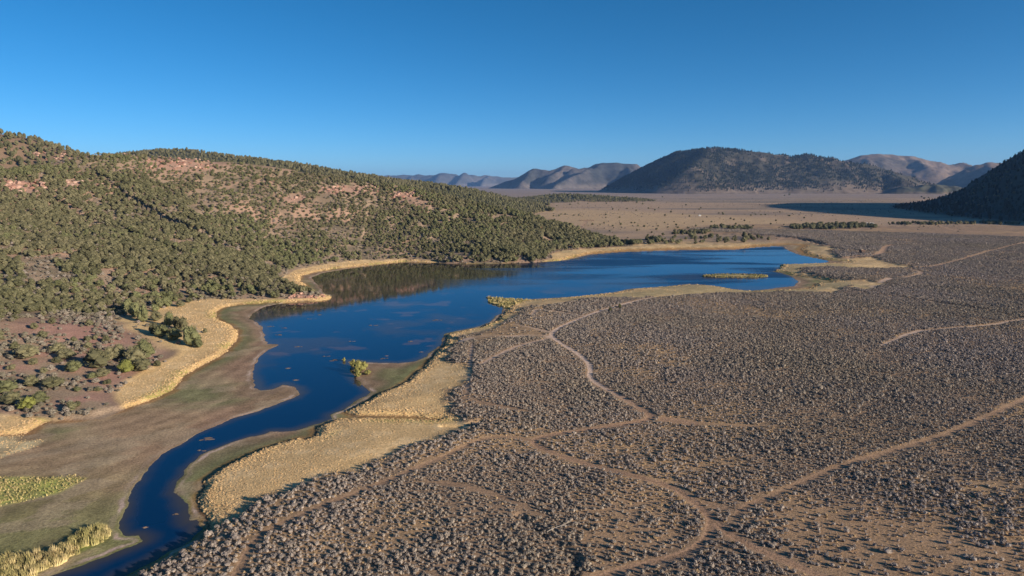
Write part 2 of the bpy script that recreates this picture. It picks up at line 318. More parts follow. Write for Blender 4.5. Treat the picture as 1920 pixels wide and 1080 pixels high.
# ------------------------------------------------------------------ materials
def nt(m): m.use_nodes = True; return m.node_tree.nodes, m.node_tree.links
def mat_simple(name, col, rough=.9, var=0.25, scale=1.0, rnd=0.3, bump=0.0, patch=None, patch_scale=.02, transl=0.0):
    m = bpy.data.materials.new(name); n, l = nt(m); b = n['Principled BSDF']
    b.inputs['Roughness'].default_value = rough; b.inputs['Specular IOR Level'].default_value = .2
    geo = n.new('ShaderNodeNewGeometry'); oi = n.new('ShaderNodeObjectInfo')
    no = n.new('ShaderNodeTexNoise'); no.inputs['Scale'].default_value = scale; no.inputs['Detail'].default_value = 3
    tc = n.new('ShaderNodeTexCoord'); l.new(tc.outputs['Object'], no.inputs['Vector'])
    rgb = n.new('ShaderNodeRGB'); rgb.outputs[0].default_value = (*col, 1); last = rgb.outputs[0]
    if patch:
        pn = n.new('ShaderNodeTexNoise'); pn.inputs['Scale'].default_value = patch_scale; pn.inputs['Detail'].default_value = 4
        l.new(geo.outputs['Position'], pn.inputs['Vector'])
        ad = n.new('ShaderNodeMath'); ad.operation = 'MULTIPLY_ADD'; ad.inputs[1].default_value = .25; l.new(oi.outputs['Random'], ad.inputs[0]); l.new(pn.outputs[0], ad.inputs[2])
        mr = n.new('ShaderNodeMapRange'); mr.inputs[1].default_value = .48; mr.inputs[2].default_value = .82; l.new(ad.outputs[0], mr.inputs[0])
        mx = n.new('ShaderNodeMix'); mx.data_type = 'RGBA'; l.new(mr.outputs[0], mx.inputs[0]); l.new(last, mx.inputs[6]); mx.inputs[7].default_value = (*patch, 1); last = mx.outputs[2]
    h = n.new('ShaderNodeHueSaturation'); l.new(last, h.inputs['Color'])
    a = n.new('ShaderNodeMath'); a.operation = 'MULTIPLY_ADD'; a.inputs[1].default_value = 2*var; a.inputs[2].default_value = 1-var; l.new(no.outputs[0], a.inputs[0])
    r2 = n.new('ShaderNodeMath'); r2.operation = 'MULTIPLY_ADD'; r2.inputs[1].default_value = 2*rnd; r2.inputs[2].default_value = 1-rnd; l.new(oi.outputs['Random'], r2.inputs[0])
    mu = n.new('ShaderNodeMath'); mu.operation = 'MULTIPLY'; l.new(a.outputs[0], mu.inputs[0]); l.new(r2.outputs[0], mu.inputs[1])
    l.new(mu.outputs[0], h.inputs['Value']); l.new(h.outputs[0], b.inputs['Base Color'])
    if bump:
        bn = n.new('ShaderNodeBump'); bn.inputs['Strength'].default_value = bump; bn.inputs['Distance'].default_value = .3/scale
        l.new(no.outputs[0], bn.inputs['Height']); l.new(bn.outputs[0], b.inputs['Normal'])
    return m
def mat_ground(name, near=1.0, bumpd=.25, bscale=1.6):
    m = bpy.data.materials.new(name); n, l = nt(m); b = n['Principled BSDF']
    b.inputs['Roughness'].default_value = .95; b.inputs['Specular IOR Level'].default_value = .1
    at = n.new('ShaderNodeAttribute'); at.attribute_name = 'albedo'
    geo = n.new('ShaderNodeNewGeometry')
    n1 = n.new('ShaderNodeTexNoise'); n1.inputs['Scale'].default_value = bscale; n1.inputs['Detail'].default_value = 5; n1.inputs['Roughness'].default_value = .65
    l.new(geo.outputs['Position'], n1.inputs['Vector'])
    mr = n.new('ShaderNodeMapRange'); mr.inputs[1].default_value = .3; mr.inputs[2].default_value = .7; mr.inputs[3].default_value = .62; mr.inputs[4].default_value = 1.36
    l.new(n1.outputs[0], mr.inputs[0])
    vm = n.new('ShaderNodeVectorMath'); vm.operation = 'SCALE'; l.new(at.outputs['Color'], vm.inputs[0]); l.new(mr.outputs[0], vm.inputs['Scale'])
    l.new(vm.outputs[0], b.inputs['Base Color'])
    bn = n.new('ShaderNodeBump'); bn.inputs['Strength'].default_value = .7; bn.inputs['Distance'].default_value = bumpd
    l.new(n1.outputs[0], bn.inputs['Height']); l.new(bn.outputs[0], b.inputs['Normal'])
    return m
M_ground = mat_ground('ground', bumpd=.22)
M_mount = mat_ground('mountain_rock', bumpd=14, bscale=.012)
def mat_water():
    m = bpy.data.materials.new('lake_water'); n, l = nt(m); b = n['Principled BSDF']
    b.inputs['IOR'].default_value = 1.33; b.inputs['Specular IOR Level'].default_value = .5
    geo = n.new('ShaderNodeNewGeometry')
    at = n.new('ShaderNodeAttribute'); at.attribute_name = 'albedo'; l.new(at.outputs['Color'], b.inputs['Base Color'])
    mp = n.new('ShaderNodeMapping'); mp.inputs['Scale'].default_value = (.5, 1.6, 1); mp.inputs['Rotation'].default_value = (0, 0, .15); l.new(geo.outputs['Position'], mp.inputs[0])
    n1 = n.new('ShaderNodeTexNoise'); n1.inputs['Scale'].default_value = 1.1; n1.inputs['Detail'].default_value = 3; l.new(mp.outputs[0], n1.inputs['Vector'])
    # wind patches
    mp2 = n.new('ShaderNodeMapping'); mp2.inputs['Scale'].default_value = (.25, 1.0, 1); mp2.inputs['Rotation'].default_value = (0, 0, -.12); l.new(geo.outputs['Position'], mp2.inputs[0])
    n2 = n.new('ShaderNodeTexNoise'); n2.inputs['Scale'].default_value = .022; n2.inputs['Detail'].default_value = 4; n2.inputs['Distortion'].default_value = .6; l.new(mp2.outputs[0], n2.inputs['Vector'])
    mr = n.new('ShaderNodeMapRange'); mr.inputs[1].default_value = .44; mr.inputs[2].default_value = .58; mr.inputs[3].default_value = .1; mr.inputs[4].default_value = 1.
    l.new(n2.outputs[0], mr.inputs[0])
    sepp = n.new('ShaderNodeSeparateXYZ'); l.new(geo.outputs['Position'], sepp.inputs[0])
    mw = n.new('ShaderNodeMapRange'); mw.inputs[1].default_value = 420; mw.inputs[2].default_value = 760; mw.inputs[3].default_value = .0; mw.inputs[4].default_value = 1.; sx_ = n.new('ShaderNodeMath'); sx_.operation = 'MULTIPLY_ADD'; sx_.inputs[1].default_value = 1.3; l.new(sepp.outputs['X'], sx_.inputs[0]); l.new(sepp.outputs['Y'], sx_.inputs[2]); l.new(sx_.outputs[0], mw.inputs[0])
    ml = n.new('ShaderNodeMath'); ml.operation = 'MULTIPLY'; l.new(mr.outputs[0], ml.inputs[0]); l.new(mw.outputs[0], ml.inputs[1])
    s = n.new('ShaderNodeMath'); s.operation = 'MULTIPLY'; s.inputs[1].default_value = .35; l.new(ml.outputs[0], s.inputs[0])
    bn = n.new('ShaderNodeBump'); bn.inputs['Distance'].default_value = .25; l.new(s.outputs[0], bn.inputs['Strength'])
    l.new(n1.outputs[0], bn.inputs['Height']); l.new(bn.outputs[0], b.inputs['Normal'])
    ro = n.new('ShaderNodeMath'); ro.operation = 'MULTIPLY_ADD'; ro.inputs[1].default_value = .30; ro.inputs[2].default_value = .05; l.new(ml.outputs[0], ro.inputs[0]); l.new(ro.outputs[0], b.inputs['Roughness'])
    return m
M_water = mat_water()

def mesh_np(name, V, Fq, mat=None, col=None, smooth=True):
    me = bpy.data.meshes.new(name); k = Fq.shape[1]
    me.vertices.add(len(V)); me.vertices.foreach_set('co', np.asarray(V, np.float32).ravel())
    me.loops.add(Fq.size); me.loops.foreach_set('vertex_index', Fq.astype(np.int32).ravel())
    me.polygons.add(len(Fq)); me.polygons.foreach_set('loop_start', np.arange(0, Fq.size, k, dtype=np.int32))
    me.polygons.foreach_set('loop_total', np.full(len(Fq), k, np.int32))
    me.polygons.foreach_set('use_smooth', np.full(len(Fq), smooth))
    me.update(calc_edges=True)
    if col is not None:
        a = me.color_attributes.new('albedo', 'FLOAT_COLOR', 'POINT')
        rgba = np.ones((len(V), 4), np.float32); rgba[:, :3] = col; a.data.foreach_set('color', rgba.ravel())
    if mat: me.materials.append(mat)
    return me
def link(name, me, parent=None, label=None, cat=None, group=None, kind=None, loc=None):
    o = bpy.data.objects.new(name, me); COL.objects.link(o)
    if parent: o.parent = parent
    if label: o['label'] = label
    if cat: o['category'] = cat
    if group: o['group'] = group
    if kind: o['kind'] = kind
    if loc is not None: o.location = loc
    return o
def subset(V, Fq, keep, col=None):
    f = Fq[keep]; used = np.unique(f); remap = np.full(len(V), -1, np.int64); remap[used] = np.arange(len(used))
    return V[used], remap[f], (col[used] if col is not None else None)

# ------------------------------------------------------------------ ground sheet
def rows():
    out = [4.0]; 
    while out[-1] < 62: out.append(out[-1]*1.18)
    dy = 1281*72/out[-1]
    while dy > 62: dy -= 1.15+max(0, (dy-300))*.0028; out.append(1281*72/dy)
    r = out[-1]
    while r < 2700: r *= 1.008; out.append(r)
    while r < 31000: r *= 1.03; out.append(r)
    return np.array(out)
R = rows()
fine = np.radians(np.linspace(-46, 49, 960)); coarse = np.radians(np.linspace(49, 314, 90))[1:-1]
A = np.concatenate([fine, coarse]); NA, NR = len(A), len(R)
RR, AA = np.meshgrid(R, A, indexing='ij')
gx = (RR*np.sin(AA)).ravel(); gy = (RR*np.cos(AA)).ravel()
print('ground verts', NA*NR)
T = terrain(gx, gy); gz = T['z']; gc = albedo(gx, gy, T)
GV = np.stack([gx, gy, gz], 1)
i = np.arange(NR-1)[:, None]*NA; j = np.arange(NA)[None, :]; j2 = (j+1) % NA
GF = np.stack([i+j, i+j2, i+NA+j2, i+NA+j], -1).reshape(-1, 4)
hmask = (T['hill'] < 0)[GF].all(1)
rmask = (T['rhill'] > .5)[GF].all(1)
bmask = ((T['back'] > .5) | (T['blue'] > .5) | (T['rid2'] > .5) | (T['rid3'] > .5))[GF].all(1) & ~hmask & ~rmask
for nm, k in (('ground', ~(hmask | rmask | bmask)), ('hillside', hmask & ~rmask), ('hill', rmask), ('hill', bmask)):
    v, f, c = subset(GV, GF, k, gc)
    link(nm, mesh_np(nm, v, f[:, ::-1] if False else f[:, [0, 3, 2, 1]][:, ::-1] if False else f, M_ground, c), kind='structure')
# water sheet
wf = ((T['dW'] < 2.5) & (gy > 0))[GF].all(1)
WV = GV.copy(); WV[:, 2] = 0.0
dd = np.clip(-T['dW'], 0, 60)
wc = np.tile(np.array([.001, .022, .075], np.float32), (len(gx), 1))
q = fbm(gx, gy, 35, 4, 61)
COVE_REFL = gpl([(450,620),(480,580),(560,500),(760,480),(1010,485),(1000,510),(860,545),(640,585),(520,605)], 0)
wc = mix(wc, (.018, .018, .012), ss(8, -25, polydist(gx, gy, COVE_REFL)))  # muddy shallow tone that also paints in the dark of the hill's reflection
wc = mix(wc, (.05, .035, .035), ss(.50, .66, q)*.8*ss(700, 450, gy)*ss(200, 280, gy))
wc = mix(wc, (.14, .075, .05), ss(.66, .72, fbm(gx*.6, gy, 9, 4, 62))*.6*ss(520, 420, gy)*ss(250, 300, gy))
wc = mix(wc, (.075, .055, .03), ss(5, 0, dd+(q-.5)*6)*.8)
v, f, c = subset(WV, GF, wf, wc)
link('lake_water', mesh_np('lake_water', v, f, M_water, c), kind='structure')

# ------------------------------------------------------------------ distant mountains
def mountain(name, ridges, slope, res, base_col, top_col, rock_col, amp, seed, x0=None, gullies=1.0, soft=30, p=1.15):
    allp = np.vstack(ridges); zt = allp[:, 2].max(); pad = zt/slope*1.15+100
    b0 = allp[:, :2].min(0)-pad; b1 = allp[:, :2].max(0)+pad
    nx = int((b1[0]-b0[0])/res)+1; ny = int((b1[1]-b0[1])/res)+1
    X, Y = np.meshgrid(np.linspace(b0[0], b1[0], nx), np.linspace(b0[1], b1[1], ny)); x = X.ravel(); y = Y.ravel()
    L = amp*9
    wx = x+(fbm(x, y, L, 3, seed+5)-.5)*amp*1.5; wy = y+(fbm(x, y, L, 3, seed+6)-.5)*amp*1.5
    z = np.full(len(x), -1e9)
    for P in ridges:
        v_, d, h = ridge(wx, wy, P, slope, soft)
        h = v_*(np.clip(1-slope*np.maximum(np.sqrt(d*d+soft*soft)-soft, 0)/np.maximum(v_, 1), -.2, 1))
        h = np.where(h > 0, v_*(h/np.maximum(v_, 1))**p, h)
        z = np.maximum(z, h)
    rd = 1-np.abs(fbm(x, y, L, 5, seed)*2-1)*2
    env = np.clip(z/zt*3, 0, 1)
    z = z+((1-np.abs(fbm(x, y, L*.33, 4, seed+9)*2-1)*2)-.3)*amp*.22*env+(rd-.2)*amp*env*gullies*np.clip((zt-z)/zt*2.0+.25, 0, 1)
    z = np.where(z < 0, z*.3-.0, z)+2.0
    slopex = np.gradient(z.reshape(ny, nx), res)[0].ravel(); slopey = np.gradient(z.reshape(ny, nx), res)[1].ravel()
    st = np.hypot(slopex, slopey)
    n1 = fbm(x, y, amp*5, 4, seed+1)
    c = mix(np.tile(np.array(base_col, np.float32), (len(x), 1)), top_col, ss(.05, .3, z/zt+(n1-.5)*.3))
    c = mix(c, rock_col, ss(.55, .72, n1)*.8)
    i = np.arange(ny-1)[:, None]*nx; j = np.arange(nx-1)[None, :]
    Fq = np.stack([i+j, i+j+1, i+nx+j+1, i+nx+j], -1).reshape(-1, 4)
    V = np.stack([x, y, z], 1)
    keep = (z[Fq] > -3).any(1)
    v, f, c = subset(V, Fq, keep, c)
    link(name, mesh_np(name, v, f, M_mount, c), kind='structure')
    return dict(b0=b0, b1=b1, nx=nx, ny=ny, z=z.reshape(ny, nx), res=res)
def sample(g, x, y):
    u = (x-g['b0'][0])/(g['b1'][0]-g['b0'][0])*(g['nx']-1); v = (y-g['b0'][1])/(g['b1'][1]-g['b0'][1])*(g['ny']-1)
    iu = np.clip(u.astype(int), 0, g['nx']-2); iv = np.clip(v.astype(int), 0, g['ny']-2); fu = u-iu; fv = v-iv; Z = g['z']
    return (Z[iv, iu]*(1-fu)+Z[iv, iu+1]*fu)*(1-fv)+(Z[iv+1, iu]*(1-fu)+Z[iv+1, iu+1]*fu)*fv
MC = mountain('mountain', [
  spl([(1300,283,6050),(1316,281,6000),(1335,278,5950),(1380,283,5950),(1450,291,5900),(1530,294,5850),(1600,307,5800),(1650,318,5750),(1700,333,5700),(1770,354,5650)]),
  spl([(1330,279,5950),(1316,296,5700),(1300,316,5500)]),
  spl([(1276,288,6900),(1272,287,6600),(1275,287,6350),(1316,281,6000)]),
  spl([(1640,320,5750),(1690,340,5450)]),
 ], .50, 11, (.15, .115, .09), (.062, .056, .042), (.14, .11, .085), 24, 100, p=1.06)
mountain('mountain', [
  spl([(900,356,11500),(960,343,11500),(985,332,11400),(1005,325,11300),(1030,322,11200),(1055,312,11200),(1085,318,11200)]),
  spl([(1070,318,11000),(1100,315,11000),(1125,306,11000),(1150,307,11000),(1170,308,11000),(1190,311,11000),(1230,325,11000),(1300,340,11000)]),
  spl([(1125,307,11000),(1090,330,10500),(1040,350,10000)]), spl([(1055,313,11200),(1030,335,10700)]), spl([(1000,326,11300),(975,345,10700)]),
  spl([(1170,308,11000),(1180,335,10300)]),
 ], .62, 28, (.15, .125, .11), (.05, .05, .048), (.13, .11, .10), 150, 200, soft=12)
mountain('mountain', [
  spl([(560,333,22000),(690,332,22000),(740,335,22000),(775,335,22000),(800,330,22000),(820,330,22000),(835,327,22000),(855,332,22000),(880,331,22000),(920,331,22000),(950,334,22000),(985,334,22000),(1050,338,22000)]),
  spl([(835,328,22000),(810,345,20500)]), spl([(880,331,22000),(850,347,20500)]), spl([(920,331,22000),(905,347,20500)]), spl([(775,335,22000),(750,346,20500)]),
 ], .55, 55, (.15, .13, .12), (.075, .072, .07), (.15, .13, .12), 210, 300, soft=15)
mountain('mountain', [
  spl([(1540,320,9500),(1585,302,9500),(1610,294,9500),(1640,291,9500),(1680,294,9500),(1730,301,9400),(1780,311,9300),(1830,316,9300),(1920,325,9300)]),
  spl([(1700,297,9400),(1740,322,8800)]), spl([(1620,294,9500),(1640,325,8900)]),
 ], .40, 24, (.18, .135, .105), (.19, .14, .108), (.10, .085, .07), 70, 400)
mountain('mountain', [
  spl([(1740,352,7600),(1790,335,7600),(1830,315,7600),(1850,309,7600),(1890,307,7600),(1950,305,7600),(2050,300,7600)]),
  spl([(1850,310,7600),(1880,330,7200)]),
 ], .50, 20, (.18, .135, .10), (.19, .14, .105), (.11, .09, .07), 45, 500)
mountain('mountain', [
  spl([(1700,352,5200),(1750,346,5150),(1790,352,5050),(1820,360,4950)]),
 ], .30, 12, (.20, .15, .11), (.10, .095, .065), (.12, .10, .07), 16, 600)

# ------------------------------------------------------------------ plant meshes
def ico(sub):
    import bmesh
    bm = bmesh.new(); bmesh.ops.create_icosphere(bm, subdivisions=sub, radius=1)
    V = np.array([v.co[:] for v in bm.verts]); Fc = np.array([[v.index for v in f.verts] for f in bm.faces]); bm.free(); return V, Fc
ICO1, ICO2 = ico(1), ico(2)
def blob(c, s, r, sub=ICO1, jit=.18):
    V = sub[0]*(1+(r.random((len(sub[0]), 1))-.5)*2*jit); return V*np.array(s)+np.array(c), sub[1]
def leaves(n, center, rad, size, r, updown=.2):
    """small triangles scattered over an ellipsoid shell"""
    d = r.normal(size=(n, 3)); d /= np.linalg.norm(d, axis=1)[:, None]; d[:, 2] = np.where(d[:, 2] < -updown, -d[:, 2], d[:, 2])
    p = np.array(center)+d*np.array(rad)*(r.random((n, 1))*.3+.82)
    V = np.zeros((n, 3, 3)); t1 = r.normal(size=(n, 3)); t2 = r.normal(size=(n, 3))
    sc = size*(.6+.8*r.random((n, 1)))
    V[:, 0] = p+t1*sc*.6; V[:, 1] = p+t2*sc*.6; V[:, 2] = p+d*sc*1.2
    return V.reshape(-1, 3), np.arange(3*n).reshape(-1, 3)
def joinm(parts):
    Vs, Fs, o = [], [], 0
    for v, f in parts: Vs.append(v); Fs.append(f+o); o += len(v)
    return np.vstack(Vs), np.vstack(Fs)
def sage_mesh(k):
    r = np.random.default_rng(50+k); P = []
    for a in range(3+k % 2):
        an = r.random()*6.28; q = .22*r.random()
        P.append(blob((q*math.cos(an), q*math.sin(an), .26+.08*r.random()), (.34, .34, .28), r, ICO1, .25))
    P.append(leaves(60, (0, 0, .3), (.46, .46, .34), .11, r, .1))
    return joinm(P)
def grass_mesh(k):
    r = np.random.default_rng(90+k); n = 34; V = np.zeros((n, 3, 3))
    a = r.random(n)*6.28; q = r.random(n)*.42; h = .45+.5*r.random(n)
    bx, by = q*np.cos(a), q*np.sin(a); l = (r.random((n, 2))-.5)*.5
    w = .07
    V[:, 0] = np.stack([bx-w, by, 0*bx-.05], 1); V[:, 1] = np.stack([bx+w, by+w*(r.random(n)-.5)*3, 0*bx-.05], 1); V[:, 2] = np.stack([bx+l[:, 0], by+l[:, 1], h], 1)
    b = blob((0, 0, .05), (.46, .46, .26), r, ICO1, .3)
    return joinm([(V.reshape(-1, 3), np.arange(3*n).reshape(-1, 3)), b])
def crown_mesh(k, kind='juniper'):
    r = np.random.default_rng(130+k); P = []
    nl = 7+k % 3
    for a in range(nl):
        an = a*2.4+r.random(); q = .30*math.sqrt((a+.3)/nl)*1.15; hz = .30+.50*(1-a/nl)*r.uniform(.8, 1.15)
        s = r.uniform(.17, .25)
        if kind == 'pine': q *= .5; s *= .75; hz = .18+.72*(1-a/nl)
        c = (q*math.cos(an), q*math.sin(an), hz)
        P.append(blob(c, (s, s, s*1.05), r, ICO1, .16)); P.append(leaves(46, c, (s*1.05, s*1.05, s*1.1), .055, r, .3))
    P.append(blob((0, 0, .26), (.33, .33, .24), r, ICO1, .15)); P.append(leaves(60, (0, 0, .25), (.38, .38, .24), .055, r, .2))
    return joinm(P)
def trunk_mesh():
    n = 6; V = []; rings = [(-.03, .05), (.1, .035), (.3, .028), (.55, .012)]
    for i, (z, rr) in enumerate(rings):
        for a in range(n): V.append((rr*math.cos(a*6.283/n)+.02*i*i*.3, rr*math.sin(a*6.283/n), z))
    Fq = [(i*n+a, i*n+(a+1) % n, (i+1)*n+(a+1) % n, (i+1)*n+a) for i in range(3) for a in range(n)]
    for s in range(3):       # limbs
        an = s*2.1; b = len(V); d = np.array([math.cos(an), math.sin(an)])
        for (t, rr, z) in ((0, .018, .12), (.22, .008, .34)):
            for a in range(4):
                V.append((d[0]*t+rr*math.cos(a*1.57), d[1]*t+rr*math.sin(a*1.57), z))
        Fq += [(b+a, b+(a+1) % 4, b+4+(a+1) % 4, b+4+a) for a in range(4)]
    return np.array(V), np.array(Fq)
M_sage = mat_simple('sage_leaf', (.305, .255, .225), var=.3, scale=2.5, rnd=.38, patch=(.275, .228, .175), patch_scale=.012)
M_gold = mat_simple('dry_grass', (.68, .485, .26), var=.2, scale=2, rnd=.18, patch=(.54, .385, .215), patch_scale=.05)
M_straw = mat_simple('straw', (.44, .315, .18), var=.2, scale=2, rnd=.3)
M_reed = mat_simple('reed_green', (.38, .34, .13), var=.3, scale=2, rnd=.3, patch=(.50, .39, .20), patch_scale=.08)
M_jun = mat_simple('juniper_leaf', (.115, .112, .055), var=.3, scale=3, rnd=.3, patch=(.14, .125, .07), patch_scale=.008)
M_junl = mat_simple('juniper_leaf_bright', (.13, .132, .06), var=.3, scale=3, rnd=.2)
M_junb = mat_simple('juniper_leaf_olive', (.15, .155, .04), var=.3, scale=3, rnd=.15)
M_brush = mat_simple('brush_leaf', (.20, .175, .125), var=.3, scale=2, rnd=.3, patch=(.22, .185, .155), patch_scale=.01)
M_pine = mat_simple('pine_leaf', (.04, .046, .032), var=.3, scale=3, rnd=.35)
M_bark = mat_simple('bark', (.14, .10, .075), var=.3, scale=8, rnd=.2, bump=.5)
M_rock = mat_simple('red_rock', (.36, .19, .14), var=.35, scale=.8, rnd=.25, bump=.8, patch=(.38, .26, .20), patch_scale=.05)
M_willow = mat_simple('willow_leaf', (.24, .22, .07), var=.3, scale=3, rnd=.2)
def mk(name, vf, mat, smooth=False): return mesh_np(name, vf[0], vf[1], mat, smooth=smooth)
SAGE = [mk('sagebrush', sage_mesh(k), M_sage) for k in range(4)]
GRASS = [mk('grass_tuft', grass_mesh(k), M_gold) for k in range(3)]
STRAW = [mk('straw_tuft', grass_mesh(k+20), M_straw) for k in range(2)]
REED = [mk('reed_tuft', grass_mesh(k+5), M_reed) for k in range(3)]
CROWN = [mk('crown', crown_mesh(k), M_jun) for k in range(5)]
CROWNL = [mk('crown', crown_mesh(k), M_junl) for k in range(5)]
CROWNB = mk('crown', crown_mesh(2), M_junb)
BRUSH = [mk('brush', crown_mesh(k+9), M_brush) for k in range(3)]
PINE = [mk('pine', crown_mesh(k+20, 'pine'), M_pine) for k in range(3)]
TRUNK = mk('trunk', trunk_mesh(), M_bark)

# ------------------------------------------------------------------ scatter (stuff) through geometry nodes
protos = bpy.data.collections.new('prototypes')     # never linked to the scene
def scatter(name, label, cat, P, scl, hs_, meshes, rot=None, var=None):
    n = len(P)
    me = bpy.data.meshes.new(name); me.vertices.add(n); me.vertices.foreach_set('co', np.asarray(P, np.float32).ravel())
    s = np.stack([scl, scl, scl*hs_], 1).astype(np.float32)
    a = me.attributes.new('scl', 'FLOAT_VECTOR', 'POINT'); a.data.foreach_set('vector', s.ravel())
    rot = rng.random(n)*6.283 if rot is None else rot
    rv = np.zeros((n, 3), np.float32); rv[:, 2] = rot
    a = me.attributes.new('rot', 'FLOAT_VECTOR', 'POINT'); a.data.foreach_set('vector', rv.ravel())
    var = rng.integers(0, len(meshes), n) if var is None else var
    a = me.attributes.new('kindex', 'INT', 'POINT'); a.data.foreach_set('value', var.astype(np.int32))
    o = link(name, me, label=label, cat=cat, kind='stuff')
    ng = bpy.data.node_groups.new(name, 'GeometryNodeTree')
    ng.interface.new_socket('Geometry', in_out='INPUT', socket_type='NodeSocketGeometry'); ng.interface.new_socket('Geometry', in_out='OUTPUT', socket_type='NodeSocketGeometry')
    gi = ng.nodes.new('NodeGroupInput'); go = ng.nodes.new('NodeGroupOutput'); jn = ng.nodes.new('GeometryNodeJoinGeometry')
    def attr(nm, t):
        q = ng.nodes.new('GeometryNodeInputNamedAttribute'); q.data_type = t; q.inputs['Name'].default_value = nm; return q.outputs['Attribute']
    sc_, ro_, ki_ = attr('scl', 'FLOAT_VECTOR'), attr('rot', 'FLOAT_VECTOR'), attr('kindex', 'INT')
    for k, m in enumerate(meshes):
        po = bpy.data.objects.new(name+'_form', m); protos.objects.link(po)
        oi = ng.nodes.new('GeometryNodeObjectInfo'); oi.transform_space = 'ORIGINAL'; oi.inputs['Object'].default_value = po
        cm = ng.nodes.new('FunctionNodeCompare'); cm.data_type = 'INT'; cm.operation = 'EQUAL'
        ng.links.new(ki_, cm.inputs[2]); cm.inputs[3].default_value = k
        ip = ng.nodes.new('GeometryNodeInstanceOnPoints')
        ng.links.new(gi.outputs[0], ip.inputs['Points']); ng.links.new(cm.outputs[0], ip.inputs['Selection'])
        ng.links.new(oi.outputs['Geometry'], ip.inputs['Instance']); ng.links.new(ro_, ip.inputs['Rotation']); ng.links.new(sc_, ip.inputs['Scale'])
        ng.links.new(ip.outputs[0], jn.inputs[0])
    ng.links.new(jn.outputs[0], go.inputs[0])
    o.modifiers.new('scatter', 'NODES').node_group = ng
    print(name, n)
    return o
def grid_pts(r0, r1, a0, a1, sp_, seed, f=lambda r: r*0+1.0):
    """jittered points in an annular sector, spacing sp_*f(r)"""
    g = np.random.default_rng(seed); out = []
    r = r0
    while r < r1:
        s = sp_*float(f(np.array(r))); nA = max(1, int((a1-a0)*r/s))
        a = a0+(np.arange(nA)+g.random(nA))/nA*(a1-a0); q = r+(g.random(nA)-.5)*s*1.1
        out.append(np.stack([q*np.sin(a), q*np.cos(a)], 1)); r += s
    return np.vstack(out)
def project(x, y, z):
    d = y*math.cos(PITCH)-(z-CAMZ)*math.sin(PITCH); u = y*math.sin(PITCH)+(z-CAMZ)*math.cos(PITCH)
    return CX+F*x/d, CY-F*u/d, d

# sagebrush plain
P = grid_pts(95, 1180, math.radians(-44), math.radians(44), .86, 1, lambda r: 1+np.clip((r-350)/900, 0, .9))
x, y = P[:, 0], P[:, 1]
ok = (polydist(x, y, Sp) < 3); P = P[ok]; x, y = P[:, 0], P[:, 1]
o = terrain(x, y); r = np.hypot(x, y)
dens = 1.08-.42*ss(.52, .68, fbm(x, y, 60, 4, 41))-.42*ss(.55, .70, fbm(x, y, 13, 3, 71))
dens = dens*(1-.80*ss(6, -10, polydist(x, y, SPARSE)+(fbm(x, y, 14, 3, 72)-.5)*24))*(1-.6*ss(4, -6, polydist(x, y, SPARSE2)+(fbm(x, y, 10, 3, 73)-.5)*20))
dens *= 1-.9*ss(4, -4, polydist(x, y, BARE)); dens *= 1-.6*ss(1.8, .3, o['dR'])*np.minimum(o['sR']*1.2, 1)
dens *= ss(0, -1.5, o['dS'])
keep = (rng.random(len(x)) < dens) & ((o['dR'] > .25+.3*rng.random(len(x))) | (o['sR'] < .3)) & (o['dM'] > .3) & (o['hill'] > 1)
x, y, z, r = x[keep], y[keep], o['z'][keep], r[keep]
sc = (.42+.72*rng.random(len(x))**2)*(1+.25*(fbm(x, y, 25, 2, 74)-.5)*2)
sc *= 1+np.clip((r-350)/900, 0, .6)
hh = .88+.34*rng.random(len(x)); sc = sc*.96
sc *= np.where(rng.random(len(x)) < .03, 1.5, 1)
px, py, dp = project(x, y, z)
inframe = (px > -5) & (px < 1925) & (py < 1088)
vis = np.where(inframe, sc/dp, 0); order = np.argsort(-vis); ind = order[:300]; rest = order[300:]
G = 'sagebrush bushes nearest the camera on the flat'
for q in ind:
    b = link('sagebrush', SAGE[int(rng.integers(0, 4))], group=G, cat='shrub', label='one of the sagebrush bushes at the bottom edge '+('beside the channel' if px[q] < 480 else 'left of the gully' if px[q] < 1000 else 'right of the gully' if px[q] < 1500 else 'right of the track'), loc=(x[q], y[q], z[q]-.03))
    b.rotation_euler.z = rng.random()*6.28; b.scale = (sc[q], sc[q], sc[q]*hh[q])
scatter('sagebrush_cover', 'dense low grey-brown sagebrush covering the flat plain right of the lake', 'sagebrush', np.stack([x, y, z-.03], 1)[rest], sc[rest], hh[rest], SAGE)

P = grid_pts(100, 700, math.radians(-40), math.radians(42), 1.5, 12, lambda r: 1+np.clip((r-200)/400, 0, 1.2)); x, y = P[:, 0], P[:, 1]
m = polydist(x, y, Sp) < -1; P = P[m]; x, y = P[:, 0], P[:, 1]; o = terrain(x, y); r = np.hypot(x, y)
dn = .06+.6*ss(.50, .62, fbm(x, y, 60, 4, 41))+.5*ss(4, -4, polydist(x, y, SPARSE2))+.25*ss(6, -10, polydist(x, y, SPARSE))+.4*ss(4, .5, o['dR'])
m = (rng.random(len(x)) < dn*.8) & (o['dR'] > .3) & (o['dM'] > .5); x, y, z, r = x[m], y[m], o['z'][m], r[m]
scatter('straw_grass', 'small straw-coloured grass clumps between the sagebrush on the flat', 'grass', np.stack([x, y, z-.02], 1), (.35+.45*rng.random(len(x)))*(1+np.clip((r-200)/500, 0, 1)), .6+.4*rng.random(len(x)), STRAW)
